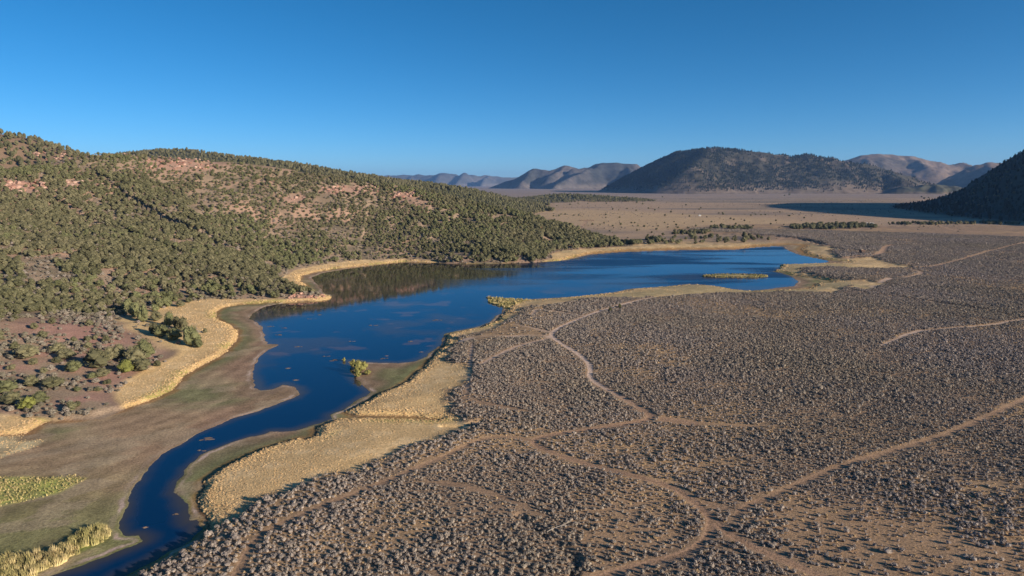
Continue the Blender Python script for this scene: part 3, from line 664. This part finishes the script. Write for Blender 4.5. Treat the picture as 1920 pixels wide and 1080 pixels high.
# dry grass tufts on banks
P = grid_pts(95, 900, math.radians(-44), math.radians(40), .54, 2, lambda r: 1+np.clip((r-150)/180, 0, 4))
x, y = P[:, 0], P[:, 1]; m = (polydist(x, y, Sp) > -4); P = P[m]; x, y = P[:, 0], P[:, 1]
m = (polydist(x, y, Mp) > .2) & (polydist(x, y, Mp) < 90); P = P[m]; x, y = P[:, 0], P[:, 1]
o = terrain(x, y); r = np.hypot(x, y)
cl = fbm(x, y, 18, 4, 43)
dens = .85*ss(.56, .40, cl)+.05+.6*ss(9, 2, o['dM'])+.5*(x < -20)
dens = dens*np.where((x > -35) & (o['dM'] > 9) & (o['dS'] > 3), .35, 1)
m = (rng.random(len(x)) < dens) & (o['hill'] > .5) & (o['dM'] > .4) & (o['dS'] > -2.5) & (o['dW'] > .5)
x, y, z, r, dm = x[m], y[m], o['z'][m], r[m], o['dM'][m]
sc = (.22+.38*rng.random(len(x))**1.5)*(.75+.5*ss(10, 2, dm))*(1+np.clip((r-150)/300, 0, 1.6))
scatter('dry_grass', 'golden dry grass tufts on the banks round the lake and channel', 'grass', np.stack([x, y, z-.02], 1), sc, .35+.3*rng.random(len(x)), GRASS)

# green reeds and marsh grass
pts = []
for poly, s_, d_ in ((REEDS, .55, 1.25), (YGRASS, .7, .4), (LGRASS, .9, .35), (MARSH, 1.0, 1.1)):
    b0, b1 = poly.min(0), poly.max(0); nn = int((b1-b0).prod()/(s_*s_))
    q = b0+rng.random((nn, 2))*(b1-b0); q = q[(polydist(q[:, 0], q[:, 1], poly)+(fbm(q[:, 0], q[:, 1], 6, 3, 77)-.5)*5 < 0)]
    pts.append(np.column_stack([q, np.full(len(q), d_)]))
ix, iy = gp(1376, 517, .5); a = rng.random(700)*6.283; q = np.sqrt(.62+.5*rng.random(700))
pts.append(np.column_stack([ix+26*q*np.cos(a), iy+8.5*q*np.sin(a), np.full(700, .75)]))
# thin green fringe along the cut bank foot of the right hand flat
P = np.vstack(pts); o = terrain(P[:, 0], P[:, 1]); m = o['z'] > 0.02; P = P[m]; z = o['z'][m]
lg = polydist(P[:, 0], P[:, 1], LGRASS) < 4
scatter('reeds', 'yellow-green reeds and marsh grass on the mud flats and island rim', 'reeds', np.column_stack([P[:, :2], z-.02])[~lg], (P[:, 2]*(.6+.6*rng.random(len(P))))[~lg], .8+.8*rng.random((~lg).sum()), REED)
scatter('pale_grass', 'pale dry grass on the mud at the left edge', 'grass', np.column_stack([P[:, :2], z-.02])[lg], (P[:, 2]*(.6+.6*rng.random(len(P))))[lg], .5+.4*rng.random(lg.sum()), GRASS)

def place_j(a, b):
    if a > 1000: return 'one of the junipers crowding the low wooded tip above the far shore'
    if a > 620: return 'one of the junipers just above the reddish far bank of the lake'
    if a > 420: return 'one of the junipers crowding the wooded point beside the dark cove'
    if b > 690: return 'one of the junipers on the red slope at the far lower left'
    if a > 200: return 'one of the junipers crowding the slope right above the shore grove'
    if b > 600: return 'one of the junipers just above the red slope at the left edge'
    return 'one of the junipers higher on the open slope at the left edge'
# ------------------------------------------------------------------ hillside trees
def make_tree(x, y, z, h, w, crown, label, group=None, rz=None, name='juniper_tree'):
    t = bpy.data.objects.new(name, None); COL.objects.link(t); t.location = (x, y, z); t.empty_display_size = .5
    t['label'] = label; t['category'] = 'tree'
    if group: t['group'] = group
    t.rotation_euler.z = rng.random()*6.28 if rz is None else rz; t.scale = (w, w, h)
    link('crown', crown, parent=t); link('trunk', TRUNK, parent=t)
    return t
TREES = [ # px, py of the foot, width px, height px, tone, label
 (360,649,27,36,1,'bright green juniper at the right tip of the grove above the golden bank'),
 (372,652,14,16,1,'small juniper tucked against the right tip of the grove, casting shadow on golden grass'),
 (326,638,24,20,1,'round green juniper just left of the tallest tree at the tip of the grove'),
 (343,622,18,26,0,'slim juniper standing between two shadows in the middle of the shore grove'),
 (318,612,14,26,1,'narrow upright juniper on golden grass near the top of the shore grove'),
 (331,616,14,22,0,'slender juniper right of the narrow upright one in the shore grove'),
 (343,608,8,8,1,'tiny round juniper on golden grass above the shore grove'),
 (385,624,8,8,0,'lone tiny shrub tree on the golden grass right of the grove'),
 (293,602,18,18,0,'grey-green juniper alone between the two upper clusters by the golden grass'),
 (304,632,24,22,1,'bushy juniper at the lower left of the shore grove'),
 (288,626,16,20,0,'dark juniper at the left end of the shore grove'),
 (270,604,18,30,1,'tall juniper at the right end of the upper diagonal row'),
 (254,596,22,26,1,'broad juniper in the middle of the upper diagonal row'),
 (240,586,22,24,1,'broad juniper at the upper left of the diagonal row'),
 (297,578,16,20,1,'rounded juniper at the top edge of the golden grass, left of a pair'),
 (291,585,12,14,1,'small juniper below the rounded pair at the top of the grass'),
 (312,576,18,18,1,'right hand juniper of the pair at the top edge of the golden grass'),
 (338,575,14,11,0,'low juniper alone at the top edge of the golden grass'),
 (354,567,12,9,0,'low dark juniper nearest the top of the golden bank'),
 (262,574,14,14,0,'small juniper above the diagonal row with a long shadow'),
 (236,699,26,22,2,'yellow-green juniper at the foot of the lower thicket by the golden bank'),
 (252,682,34,30,0,'olive juniper in the middle of the lower thicket'),
 (271,674,30,34,1,'tall bright juniper at the back right of the lower thicket'),
 (264,696,34,24,0,'broad grey-green juniper at the right foot of the lower thicket'),
 (295,687,11,12,0,'small round shrub tree at the right end of the lower thicket'),
 (184,690,40,36,0,'large grey-green juniper at the left end of the lower thicket'),
 (205,676,24,24,0,'dull green juniper behind the large left one in the lower thicket'),
 (224,674,24,26,0,'dull juniper in the back middle of the lower thicket'),
 (138,697,26,20,1,'rounded green juniper alone on red soil left of the thicket'),
 (108,680,18,10,0,'low olive bush tree on tan soil left of the rounded juniper'),
 (22,693,14,10,0,'small olive bush tree on tan soil near the left edge'),
 (53,768,26,22,2,'vivid green rounded juniper nearest the golden bank at far left'),
 (76,755,26,20,1,'green juniper right behind the vivid green one at far left'),
 (58,724,24,20,0,'grey-green juniper at the upper left of the left-hand clump'),
 (98,726,36,18,0,'wide low juniper at the right side of the left-hand clump'),
 (8,735,38,22,1,'wide green juniper cut by the left edge of the photo'),
 (22,757,34,22,0,'dull green juniper at the left edge below the wide green one'),
 (134,770,18,16,0,'pale grey shrub tree alone on the red slope by the mud flat'),
 (145,762,14,10,0,'low dark shrub right behind the pale grey one on the red slope'),
 (144,733,14,8,1,'small green shrub in the middle of the red slope'),
 (202,720,14,9,0,'small dark shrub on the red slope just left of the golden bank'),
 (184,733,14,8,0,'low grey shrub on the red slope below the small dark one'),
 (174,709,16,10,1,'small green juniper just below the large grey-green one of the thicket'),
 (192,706,26,16,0,'grey-brown juniper between the small green one and the thicket'),
 (50,672,38,24,0,'wide grey-olive juniper on the open tan slope near the left edge'),
 (125,672,28,18,0,'grey-olive juniper on the open slope above the rounded green one'),
 (108,660,26,16,0,'dull juniper upslope left of the grey-olive pair'),
 (72,750,22,12,0,'low olive juniper in the middle of the left-hand clump'),
]
tx = []; handz = []
for (a, b, w, h, tone, lab) in TREES:
    X, Y = gp(a, b, 6)
    for _ in range(6):
        zz = float(terrain(np.array([X]), np.array([Y]))['z'][0]); X, Y = gp(a, b, zz)
    d = math.hypot(X, Y); s = Y/F
    H = h*s*1.12; Wd = w*s*1.25
    mesh = (CROWN, CROWNL)[tone == 1][len(tx) % 5] if tone < 2 else CROWNB
    make_tree(X, Y, zz-.1, H, Wd, mesh, lab, 'junipers standing apart above the golden bank'); tx.append((X, Y, Wd))
tx = np.array(tx)
P = grid_pts(240, 1010, math.radians(-46), math.radians(16), 3.7, 3); x, y = P[:, 0], P[:, 1]
o = terrain(x, y); z = o['z']; px, py, dp = project(x, y, z)
LOWR = polydist(x, y, REDZ); n1 = fbm(x, y, 60, 3, 81); n2 = fbm(x, y, 22, 3, 82)
dens = .55+.35*ss(.35, .55, n1)
dens -= .6*ss(.60, .74, n2)
dens = dens*(1-.93*ss(15, -8, LOWR))*(ss(-2, -6, o['hill']))
dens *= 1-.97*ss(3, -3, polydist(x, y, GROVE))
dens *= 1-.55*ss(.18, .04, o['t'])*ss(.42, .6, n2)
bare = np.zeros(len(x))
for (a, b, w, h, nb, s_) in OUT: bare = np.maximum(bare, np.exp(-(((px-a)/(w*.55))**2+((py-b)/(h*.75))**2)**1.5))
keep = (rng.random(len(x)) < dens*(1-.85*bare)) & (o['hill'] < -1.0)
for X, Y, w in tx: keep &= np.hypot(x-X, y-Y) > 4+w*.5
x, y, z, t_, px, py, dp = x[keep], y[keep], z[keep], o['t'][keep], px[keep], py[keep], dp[keep]
big = ss(.3, .6, fbm(x, y, 110, 3, 83)+.12*ss(-60, 160, x))
Hh = (1.6+1.8*rng.random(len(x))+1.2*big)*(1+.3*ss(-100, 100, x)); Wd = Hh*(1.02+.4*rng.random(len(x)))
tone = (fbm(x, y, 70, 3, 84)+.35*(rng.random(len(x))-.5)) ; bright = tone > .66
show = (px > 0) & (px < 1920)
vis = np.where(show & (y < 900), Hh/dp, 0); order = np.argsort(-vis); ind = order[:150]; rest = order[150:]
G = 'junipers at the front of the hillside wood'
for q in ind:
    make_tree(x[q], y[q], z[q]-.15, Hh[q], Wd[q], (CROWNL if bright[q] else CROWN)[q % 5], place_j(px[q], py[q]), G)
vv = rng.integers(0, 5, len(rest))+5*bright[rest]
scatter('juniper_wood', 'dense olive-green juniper wood covering the long hillside left of the lake', 'wood', np.stack([x, y, z-.15], 1)[rest], Wd[rest], (Hh/Wd)[rest], CROWN+CROWNL, var=vv)
# low brush between the trees
P = grid_pts(235, 900, math.radians(-45), math.radians(14), 2.5, 4, lambda r: 1+np.clip((r-350)/600, 0, .7)); x, y = P[:, 0], P[:, 1]
o = terrain(x, y); z = o['z']; red = polydist(x, y, REDZ); n3 = fbm(x, y, 14, 3, 85); px, py, dp = project(x, y, z)
dens = (.75*ss(.32, .52, n3)+.2)*(1-.72*ss(10, -8, red)*ss(.60, .45, n3))
bare = np.zeros(len(x))
for (a, b, w, h, nb, s_) in OUT: bare = np.maximum(bare, np.exp(-(((px-a)/(w*.55))**2+((py-b)/(h*.75))**2)**1.5))
dens *= 1-.9*ss(3, -3, polydist(x, y, GROVE))
k = (rng.random(len(x)) < dens*(1-.8*bare)) & (o['hill'] < -.3)
x, y, z = x[k], y[k], z[k]; s_ = (.9+1.6*rng.random(len(x))**1.5)
scatter('hillside_brush', 'low grey-brown brush between the junipers on the left hillside', 'brush', np.stack([x, y, z-.1], 1), s_*1.2, .55+.2*rng.random(len(x)), BRUSH)
# wooded ridges further back
P = grid_pts(1050, 3300, math.radians(-44), math.radians(12), 9, 5, lambda r: 1+np.clip((r-1300)/2500, 0, .5)); x, y = P[:, 0], P[:, 1]
o = terrain(x, y); m = ((o['back'] > 1) | (o['rid2'] > -1.5) | (o['rid3'] > -1) | (o['blue'] > 1)) & (rng.random(len(x)) < .85-.1*(o['back'] > 1)) & (o['hill'] > 1)
x, y, z = x[m], y[m], o['z'][m]; s_ = 5+4*rng.random(len(x))
scatter('ridge_wood', 'dark evergreen wood on the low ridges behind the left hillside', 'wood', np.stack([x, y, z-.3], 1), s_, .9+.5*rng.random(len(x)), CROWN[:3])
# central mountain wood
N = 75000; xx = MC['b0'][0]+rng.random(N)*(MC['b1'][0]-MC['b0'][0]); yy = MC['b0'][1]+rng.random(N)*(MC['b1'][1]-MC['b0'][1]); zz = sample(MC, xx, yy)
m = (zz > 12) & (rng.random(N) < ss(8, 70, zz)*(1.1-.9*ss(.5, .66, fbm(xx, yy, 230, 3, 86)))) & (yy < 6900)
px, py, dp = project(xx, yy, zz); m &= ~((px > 1690) & (rng.random(N) < .7))
xx, yy, zz = xx[m], yy[m], zz[m]
scatter('mountain_wood', 'dark scattered pine wood on the flanks of the central mountain', 'wood', np.stack([xx, yy, zz-1], 1), 7+6*rng.random(len(xx)), 1.0+.5*rng.random(len(xx)), PINE)
# right hill wood and fringe
P = grid_pts(1000, 2600, math.radians(20), math.radians(47), 11, 6); x, y = P[:, 0], P[:, 1]
o = terrain(x, y); px, py, dp = project(x, y, o['z'])
fr = (o['rhill'] > 1)
m = (fr & (rng.random(len(x)) < .4))
x, y, z = x[m], y[m], o['z'][m]; s_ = 4.5+4*rng.random(len(x))
scatter('hill_wood', 'scattered dark junipers on the shaded hill at the right edge', 'wood', np.stack([x, y, z-.2], 1), s_, .9+.4*rng.random(len(x)), PINE)
# groves on the flat north of the lake
def band(poly, z, n, seed):
    g = np.random.default_rng(seed); W_ = gpl(poly, z); b0, b1 = W_.min(0), W_.max(0); q = b0+g.random((n*8, 2))*(b1-b0)
    q = q[(polydist(q[:, 0], q[:, 1], W_)+(fbm(q[:, 0], q[:, 1], 30, 3, 90)-.5)*30) < 0][:n]; return q
gr = np.vstack([band([(1470,425),(1540,421),(1600,419),(1650,423),(1640,427),(1560,430),(1490,430)], 3, 260, 1),
    band([(1220,446),(1300,441),(1410,444),(1440,448),(1400,455),(1300,457),(1225,457)], 3, 55, 2),
    band([(1330,424),(1400,426),(1420,430),(1340,430)], 3, 50, 3), band([(1270,434),(1330,434),(1320,439),(1260,439)], 3, 50, 4),
    band([(1650,418),(1920,417),(1920,420),(1700,422)], 3, 110, 5), band([(1780,395),(1920,385),(1925,402),(1830,404)], 3, 120, 6),
    band([(1215,450),(1250,446),(1260,452),(1215,458)], 3, 30, 8)])
o = terrain(gr[:, 0], gr[:, 1]); m = (o['dW'] > 6)
x, y, z = gr[m, 0], gr[m, 1], o['z'][m]
scatter('valley_grove', 'dark juniper groves on the valley floor beyond the far end of the lake', 'grove', np.stack([x, y, z-.2], 1), 3.5+4.5*rng.random(len(x)), .65+.3*rng.random(len(x)), CROWN[:3])
# single junipers dotted over the far plain
DOTS = [(1084,382),(1044,386),(1030,388),(1137,382),(1102,382),(1069,384),(1005,393),(1002,400),(977,394),(1015,396),(1060,402),(1052,402),(1076,404),(1085,404),(1038,405),(1048,405),(1136,403),(1136,408),(1162,408),(1160,394),(1149,393),(1176,392),(1193,395),(1216,391),(1184,418),(1190,418),(1196,424),(1208,425),(1164,421),(1149,424),(1133,418),(1125,421),(1111,421),(1246,418),(1264,416),(1234,424),(1268,422),(1252,426),(1231,430),(1305,424),(1289,427),(1271,427),(1334,416),(1293,406),(1356,402),(1348,400),(1311,393),(1314,390),(1286,385),(1235,390),(1228,394),(1216,391),(1194,380),(1156,372),(1178,373),(1242,370),(1136,379),(1110,379),(1408,404),(1416,402),(1427,403),(1435,403),(1370,410),(1376,412),(1355,400),(1318,416),(1396,414),(1332,430),(1346,429),(1412,424),(1445,420),(1380,420),(1728,370),(1741,371),(1774,367),(1770,369),(1733,373),(1480,366),(1471,367),(1120,376),(1130,374),(1150,374),(1205,383),(1247,404),(1258,398),(1280,402),(1325,407),(1340,423),(1480,405),(1462,398),(1508,409),(1366,426),(1391,428),(1402,430),(960,388),(948,386),(990,397),(1040,412),(1060,418),(1455,414),(1470,422),(1500,426),(1222,436),(1195,432),(1215,441),(1243,440),(1266,444),(1304,447),(1225,455),(1305,455)]
G = 'junipers dotted over the far plain'
DM = mk('juniper', joinm([crown_mesh(3)]), M_jun)
DX = [gp(a, b, 3) for a, b in DOTS]; OZ = terrain(np.array([d[0] for d in DX]), np.array([d[1] for d in DX]))['z']
for (X, Y), zz, (a, b) in zip(DX, OZ, DOTS):
    s = max(4.0, Y/F*3.6)*random.uniform(.75, 1.25)
    t = link('juniper_tree', CROWN[random.randrange(5)], label='one of the tiny dark junipers dotted over the far plain, '+('left of the old corral' if a < 1095 else 'between corral and white trailer' if a < 1312 else 'right of the white trailer'), cat='tree', group=G, loc=(X, Y, zz-.2))
    t.scale = (s*1.1, s*1.1, s*.8); t.rotation_euler.z = random.random()*6
# yellow-green willow on the mud point in the channel
def stemmesh(n, seed, H=1.0):
    r = np.random.default_rng(seed); V = []; Fq = []
    for k in range(n):
        an = r.random()*6.28; l = .25*r.random()+.05; b = len(V)
        for t, rr in ((0, .015), (1, .004)):
            for a in range(4): V.append((l*t*math.cos(an)+rr*math.cos(a*1.57), l*t*math.sin(an)+rr*math.sin(a*1.57), t*H*.75))
        Fq += [(b+a, b+(a+1) % 4, b+4+(a+1) % 4, b+4+a) for a in range(4)]
    return np.array(V), np.array(Fq)
WILL = [mk('foliage', crown_mesh(40+k), M_willow) for k in range(3)]
STEM = mk('stem', stemmesh(9, 3), M_bark)
for k, (a, b, w, h, lab) in enumerate([(672,699,20,20,'largest yellow-green willow bush on the mud point in the channel'),(681,694,16,15,'yellow-green willow bush at the right of the clump on the mud point'),(662,687,12,12,'small yellow-green willow bush at the water tip of the mud point'),(671,706,12,11,'low yellow-green bush in front of the willow clump on the mud point'),(689,702,12,8,'dull low bush right of the willow clump on the mud point'),(645,676,6,6,'tiny green tuft bush standing in the water beside the mud point')]):
    X, Y = gp(a, b, .2); s = Y/F
    zz = max(-.1, float(terrain(np.array([X]), np.array([Y]))['z'][0]))
    t = link('willow_bush', None, label=lab, cat='bush', group='willow bushes on the mud point', loc=(X, Y, zz-.05)); t.scale = (w*s*1.2, w*s*1.2, h*s*1.15)
    link('foliage', WILL[k % 3], parent=t); link('stems', STEM, parent=t)

P = grid_pts(950, 3600, math.radians(-12), math.radians(36), 22, 14); x, y = P[:, 0], P[:, 1]; o = terrain(x, y)
m = (o['z'] < 12) & (o['z'] > 1) & (o['dW'] > 8) & (o['hill'] > 1) & (rng.random(len(x)) < .12+.5*ss(.5, .7, fbm(x, y, 240, 3, 91))) & (o['rhill'] < 0) & (o['rid2'] < 0)
x, y, z = x[m], y[m], o['z'][m]
scatter('plain_brush', 'small dark brush speckled over the wide valley floor beyond the lake', 'brush', np.stack([x, y, z-.1], 1), 1.6+2.2*rng.random(len(x))**2, .5+.2*rng.random(len(x)), BRUSH)
# ------------------------------------------------------------------ rock outcrops on the hill
def boulder_mesh(k):
    r = np.random.default_rng(300+k); V, Fc = ICO2[0].copy(), ICO2[1]
    for _ in range(9):           # chop flat faces
        d = r.normal(size=3); d /= np.linalg.norm(d); lim = r.uniform(.55, .85); p = V@d; V = V-np.outer(np.maximum(p-lim, 0), d)
    return V*np.array([1, .9, .85]), Fc
BOUL = [mk('boulder', boulder_mesh(k), M_rock) for k in range(5)]
OL = ['large red rock outcrop at the left edge, half way up the hill','small reddish outcrop just right of the large red one','lowest pale red rock slab right of the small outcrop','bare pale red rock patch low on the far left slope','long broken reddish rock band under the hill crest','pale rock ledges below the far left peak','small pale rocks amid junipers in the middle of the hill','broken reddish rim rocks on the right half of the hill','tan rock knob at the right end of the rim rocks','reddish boulders at the water tip of the wooded point','rock rim at the very top of the hill against the sky']
for k, (a, b, w, h, nb, s_) in enumerate(OUT):
    pts = []
    for q in range(nb):
        pxx = a+(random.random()-.5)*w; pyy = b+(random.random()-.5)*h
        Y0 = 250.; hit = None                      # march along the sight line to the slope
        ys = np.linspace(250, 1350, 400); dd_ = ray(pxx, pyy); tt_ = ys/dd_[1]; hh_ = terrain(dd_[0]*tt_, ys)['z']; line = CAMZ+dd_[2]*tt_
        w_ = np.nonzero(hh_ > line)[0]
        if len(w_): i_ = w_[0]; pts.append((dd_[0]*tt_[i_], ys[i_], hh_[i_], ys[i_]))
    if not pts: continue
    c = np.mean(np.array(pts), 0)
    t = link('rock_outcrop', None, label=OL[k], cat='rock outcrop', loc=tuple(c[:3]))
    for (X, Y, Z, D) in pts:
        s = D/F*random.uniform(3.5, 9.0)*s_*.75
        bo = link('boulder', BOUL[random.randrange(5)], parent=t, loc=(X-c[0], Y-c[1], Z-c[2]+s*.1)); bo.rotation_euler = (random.uniform(-.3, .3), random.uniform(-.3, .3), random.random()*6.28)
        bo.scale = (s*random.uniform(1, 1.7), s, s*random.uniform(.5, .9))

# ------------------------------------------------------------------ small man-made things far off
def box(x0, x1, y0, y1, z0, z1):
    V = np.array([(x, y, z) for z in (z0, z1) for x, y in ((x0, y0), (x1, y0), (x1, y1), (x0, y1))], float)
    return V, np.array([(3, 2, 1, 0), (4, 5, 6, 7), (0, 1, 5, 4), (1, 2, 6, 5), (2, 3, 7, 6), (3, 0, 4, 7)])
def gable(L, Wd, z0, z1, over=.4):
    L += over; Wd += over; th = .15
    V = np.array([(-L,-Wd,z0),(L,-Wd,z0),(L,Wd,z0),(-L,Wd,z0),(-L,0,z1),(L,0,z1),(-L,-Wd,z0-th),(L,-Wd,z0-th),(L,Wd,z0-th),(-L,Wd,z0-th)], float)
    return V, np.array([(0,1,5,4),(2,3,4,5),(6,9,8,7),(0,6,7,1),(2,8,9,3),(1,7,8,2),(0,3,9,6),(0,4,3,3),(1,2,5,5)])
def gmesh(name, vf, m):
    me = bpy.data.meshes.new(name); fs = [tuple(dict.fromkeys(int(i) for i in f)) for f in vf[1]]; me.from_pydata([tuple(v) for v in vf[0]], [], fs); me.materials.append(m); me.update(); return me
M_white = mat_simple('white_paint', (.78, .77, .74), rough=.5, var=.06, scale=1, rnd=.02)
M_wood = mat_simple('weathered_wood', (.16, .10, .07), var=.2, scale=3, rnd=.1, bump=.3)
M_dark = mat_simple('dark_glass', (.03, .035, .04), rough=.2, var=.1, rnd=0)
M_dead = mat_simple('dead_wood', (.36, .32, .28), var=.2, scale=6, rnd=.05)
def house(name, a, b, L, Wd, H, mw, mr, lab, cat, rz=0., rise=1.6):
    X, Y = gp(a, b, 3); zz = float(terrain(np.array([X]), np.array([Y]))['z'][0])
    t = link(name, None, label=lab, cat=cat, loc=(X, Y, zz)); t.rotation_euler.z = rz
    link('wall', gmesh('wall', box(-L, L, -Wd, Wd, -.3, H), mw), parent=t)
    link('roof', gmesh('roof', gable(L, Wd, H+.16, H+rise), mr), parent=t)
    link('door', gmesh('door', box(-.5, .5, -Wd-.06, -Wd-.003, 0, 2.0), M_dark), parent=t)
    for s in (-1, 1): link('window', gmesh('window', box(s*L*.6-.5, s*L*.6+.5, -Wd-.05, -Wd-.003, 1., 1.9), M_dark), parent=t)
    return t
house('ranch_house', 1630, 421.5, 6.5, 4, 3, M_white, M_white, 'small white ranch house half hidden in the dark grove beyond the lake', 'house', .3)
house('trailer', 1312, 404.5, 2.4, 1.4, 2.2, M_white, M_white, 'tiny white trailer alone on the open plain beyond the lake', 'trailer', .2, .5)
house('shed', 1616, 476, 2.2, 1.8, 2.6, M_wood, M_wood, 'small brown wooden shed by the track right of the lake', 'shed', .4, 1.)
# corral ruins on the plain
X0, Y0 = gp(1100, 413.5, 3)
t = link('corral', None, label='old wooden corral and pens where tracks meet on the tan plain', cat='corral', loc=(X0, Y0, float(terrain(np.array([X0]), np.array([Y0]))['z'][0])))
for k in range(14):
    an = k/14*6.283; link('post', gmesh('post', box(-.25, .25, -.25, .25, -.3, 2.4), M_wood) if k == 0 else bpy.data.meshes['post'], parent=t, loc=(14*math.cos(an), 18*math.sin(an), 0))
for k in range(14):
    an = (k+.5)/14*6.283; rl = link('rail', gmesh('rail', box(-3.6, 3.6, -.1, .1, 1., 1.35), M_wood) if k == 0 else bpy.data.meshes['rail'], parent=t, loc=(13.6*math.cos(an), 17.6*math.sin(an), 0)); rl.rotation_euler.z = math.atan2(18*math.cos(an), -14*math.sin(an))
# dead branch lying in the sage
X0, Y0 = gp(1048, 992, 3.4); zz = float(terrain(np.array([X0]), np.array([Y0]))['z'][0])
def limb(pts, rad):
    V, Fq = [], []
    for i, p in enumerate(pts):
        rr = rad*(1-i/len(pts)*.8)
        for a in range(5): V.append((p[0], p[1]+rr*math.cos(a*1.257), p[2]+rr*math.sin(a*1.257)))
    for i in range(len(pts)-1):
        for a in range(5): Fq.append((i*5+a, i*5+(a+1) % 5, (i+1)*5+(a+1) % 5, (i+1)*5+a))
    return np.array(V), np.array(Fq)
db = link('dead_branch', None, label='bleached dead branch lying in sagebrush beside the dark gully', cat='branch', loc=(X0, Y0, zz+.55))
link('limb', mk('limb', limb([(-2.6,-1.6,0),(-1,-.6,.35),(.8,.3,.5),(2.6,1.6,.6)], .08), M_dead), parent=db)
link('limb', mk('limb', limb([(-1,-.6,.35),(-.2,-1.6,.4),(.3,-2.4,.3)], .05), M_dead), parent=db)
link('limb', mk('limb', limb([(0,-.1,.42),(1.3,.1,.55),(2.2,.0,.45)], .05), M_dead), parent=db)
# dark shrubs by the track
for a, b, lab in ((1162,576,'pair of dark upright shrub stems where the track kinks by the lake'),(1144,582,'low dark shrub just left of the shrub pair on the track edge')):
    X, Y = gp(a, b, 3.2); zz = float(terrain(np.array([X]), np.array([Y]))['z'][0])
    t = link('dark_shrub', CROWN[1], label=lab, cat='shrub', loc=(X, Y, zz-.1)); t.scale = (2.2, 2.2, 2.4)
# floating weed mats
M_mat = mat_simple('pond_weed', (.22, .15, .10), var=.4, scale=1, rnd=.2)
def matmesh(k):
    r = np.random.default_rng(k); P = []
    for _ in range(5): P.append(blob((r.normal()*.6, r.normal()*.3, 0), (.28+.25*r.random(), .14+.12*r.random(), .06), r, ICO1, .3))
    return joinm(P)
MATS = [mk('weed_mat', matmesh(500+k), M_mat) for k in range(4)]
for k, (a, b, s) in enumerate([(390,823,1.6),(378,845,.8),(632,675,1.8),(540,690,1.),(524,628,1.5),(612,668,1.),(720,672,1.),(725,667,.7),(534,615,1.2),(580,598,.9),(508,612,1.),(600,590,1.2),(770,640,.8),(660,640,1.),(560,650,1.),(273,988,.5),(330,964,.5),(700,610,1.5),(820,600,1.5),(555,712,1.),(790,660,.8)]):
    X, Y = gp(a, b, 0); m = link('weed_mat', MATS[k % 4], label='one of the small brown weed mats floating '+('in the narrow near channel' if b > 800 else 'off the mud point with willows' if a > 600 and b > 630 else 'on the water beside the left mud flat' if b > 600 else 'near the edge of the hill reflection'), cat='weed mat', group='weed mats floating on the lake', loc=(X, Y, .02)); m.scale = (s*1.6, s*1.6, 1); m.rotation_euler.z = random.uniform(-.4, .4)

# ------------------------------------------------------------------ haze
hv = bpy.data.materials.new('haze'); n, l = nt(hv); n.remove(n['Principled BSDF'])
pv = n.new('ShaderNodeVolumePrincipled'); pv.inputs['Color'].default_value = (.27, .52, 1.0, 1); pv.inputs['Density'].default_value = 2.5e-5; pv.inputs['Anisotropy'].default_value = 0.1
l.new(pv.outputs[0], n['Material Output'].inputs['Volume'])
V, Fq = box(-33000, 33000, -33000, 33000, -8, 620)
link('haze', gmesh('haze', (V, Fq), hv), kind='stuff', label='thin blue haze over the whole valley', cat='haze')
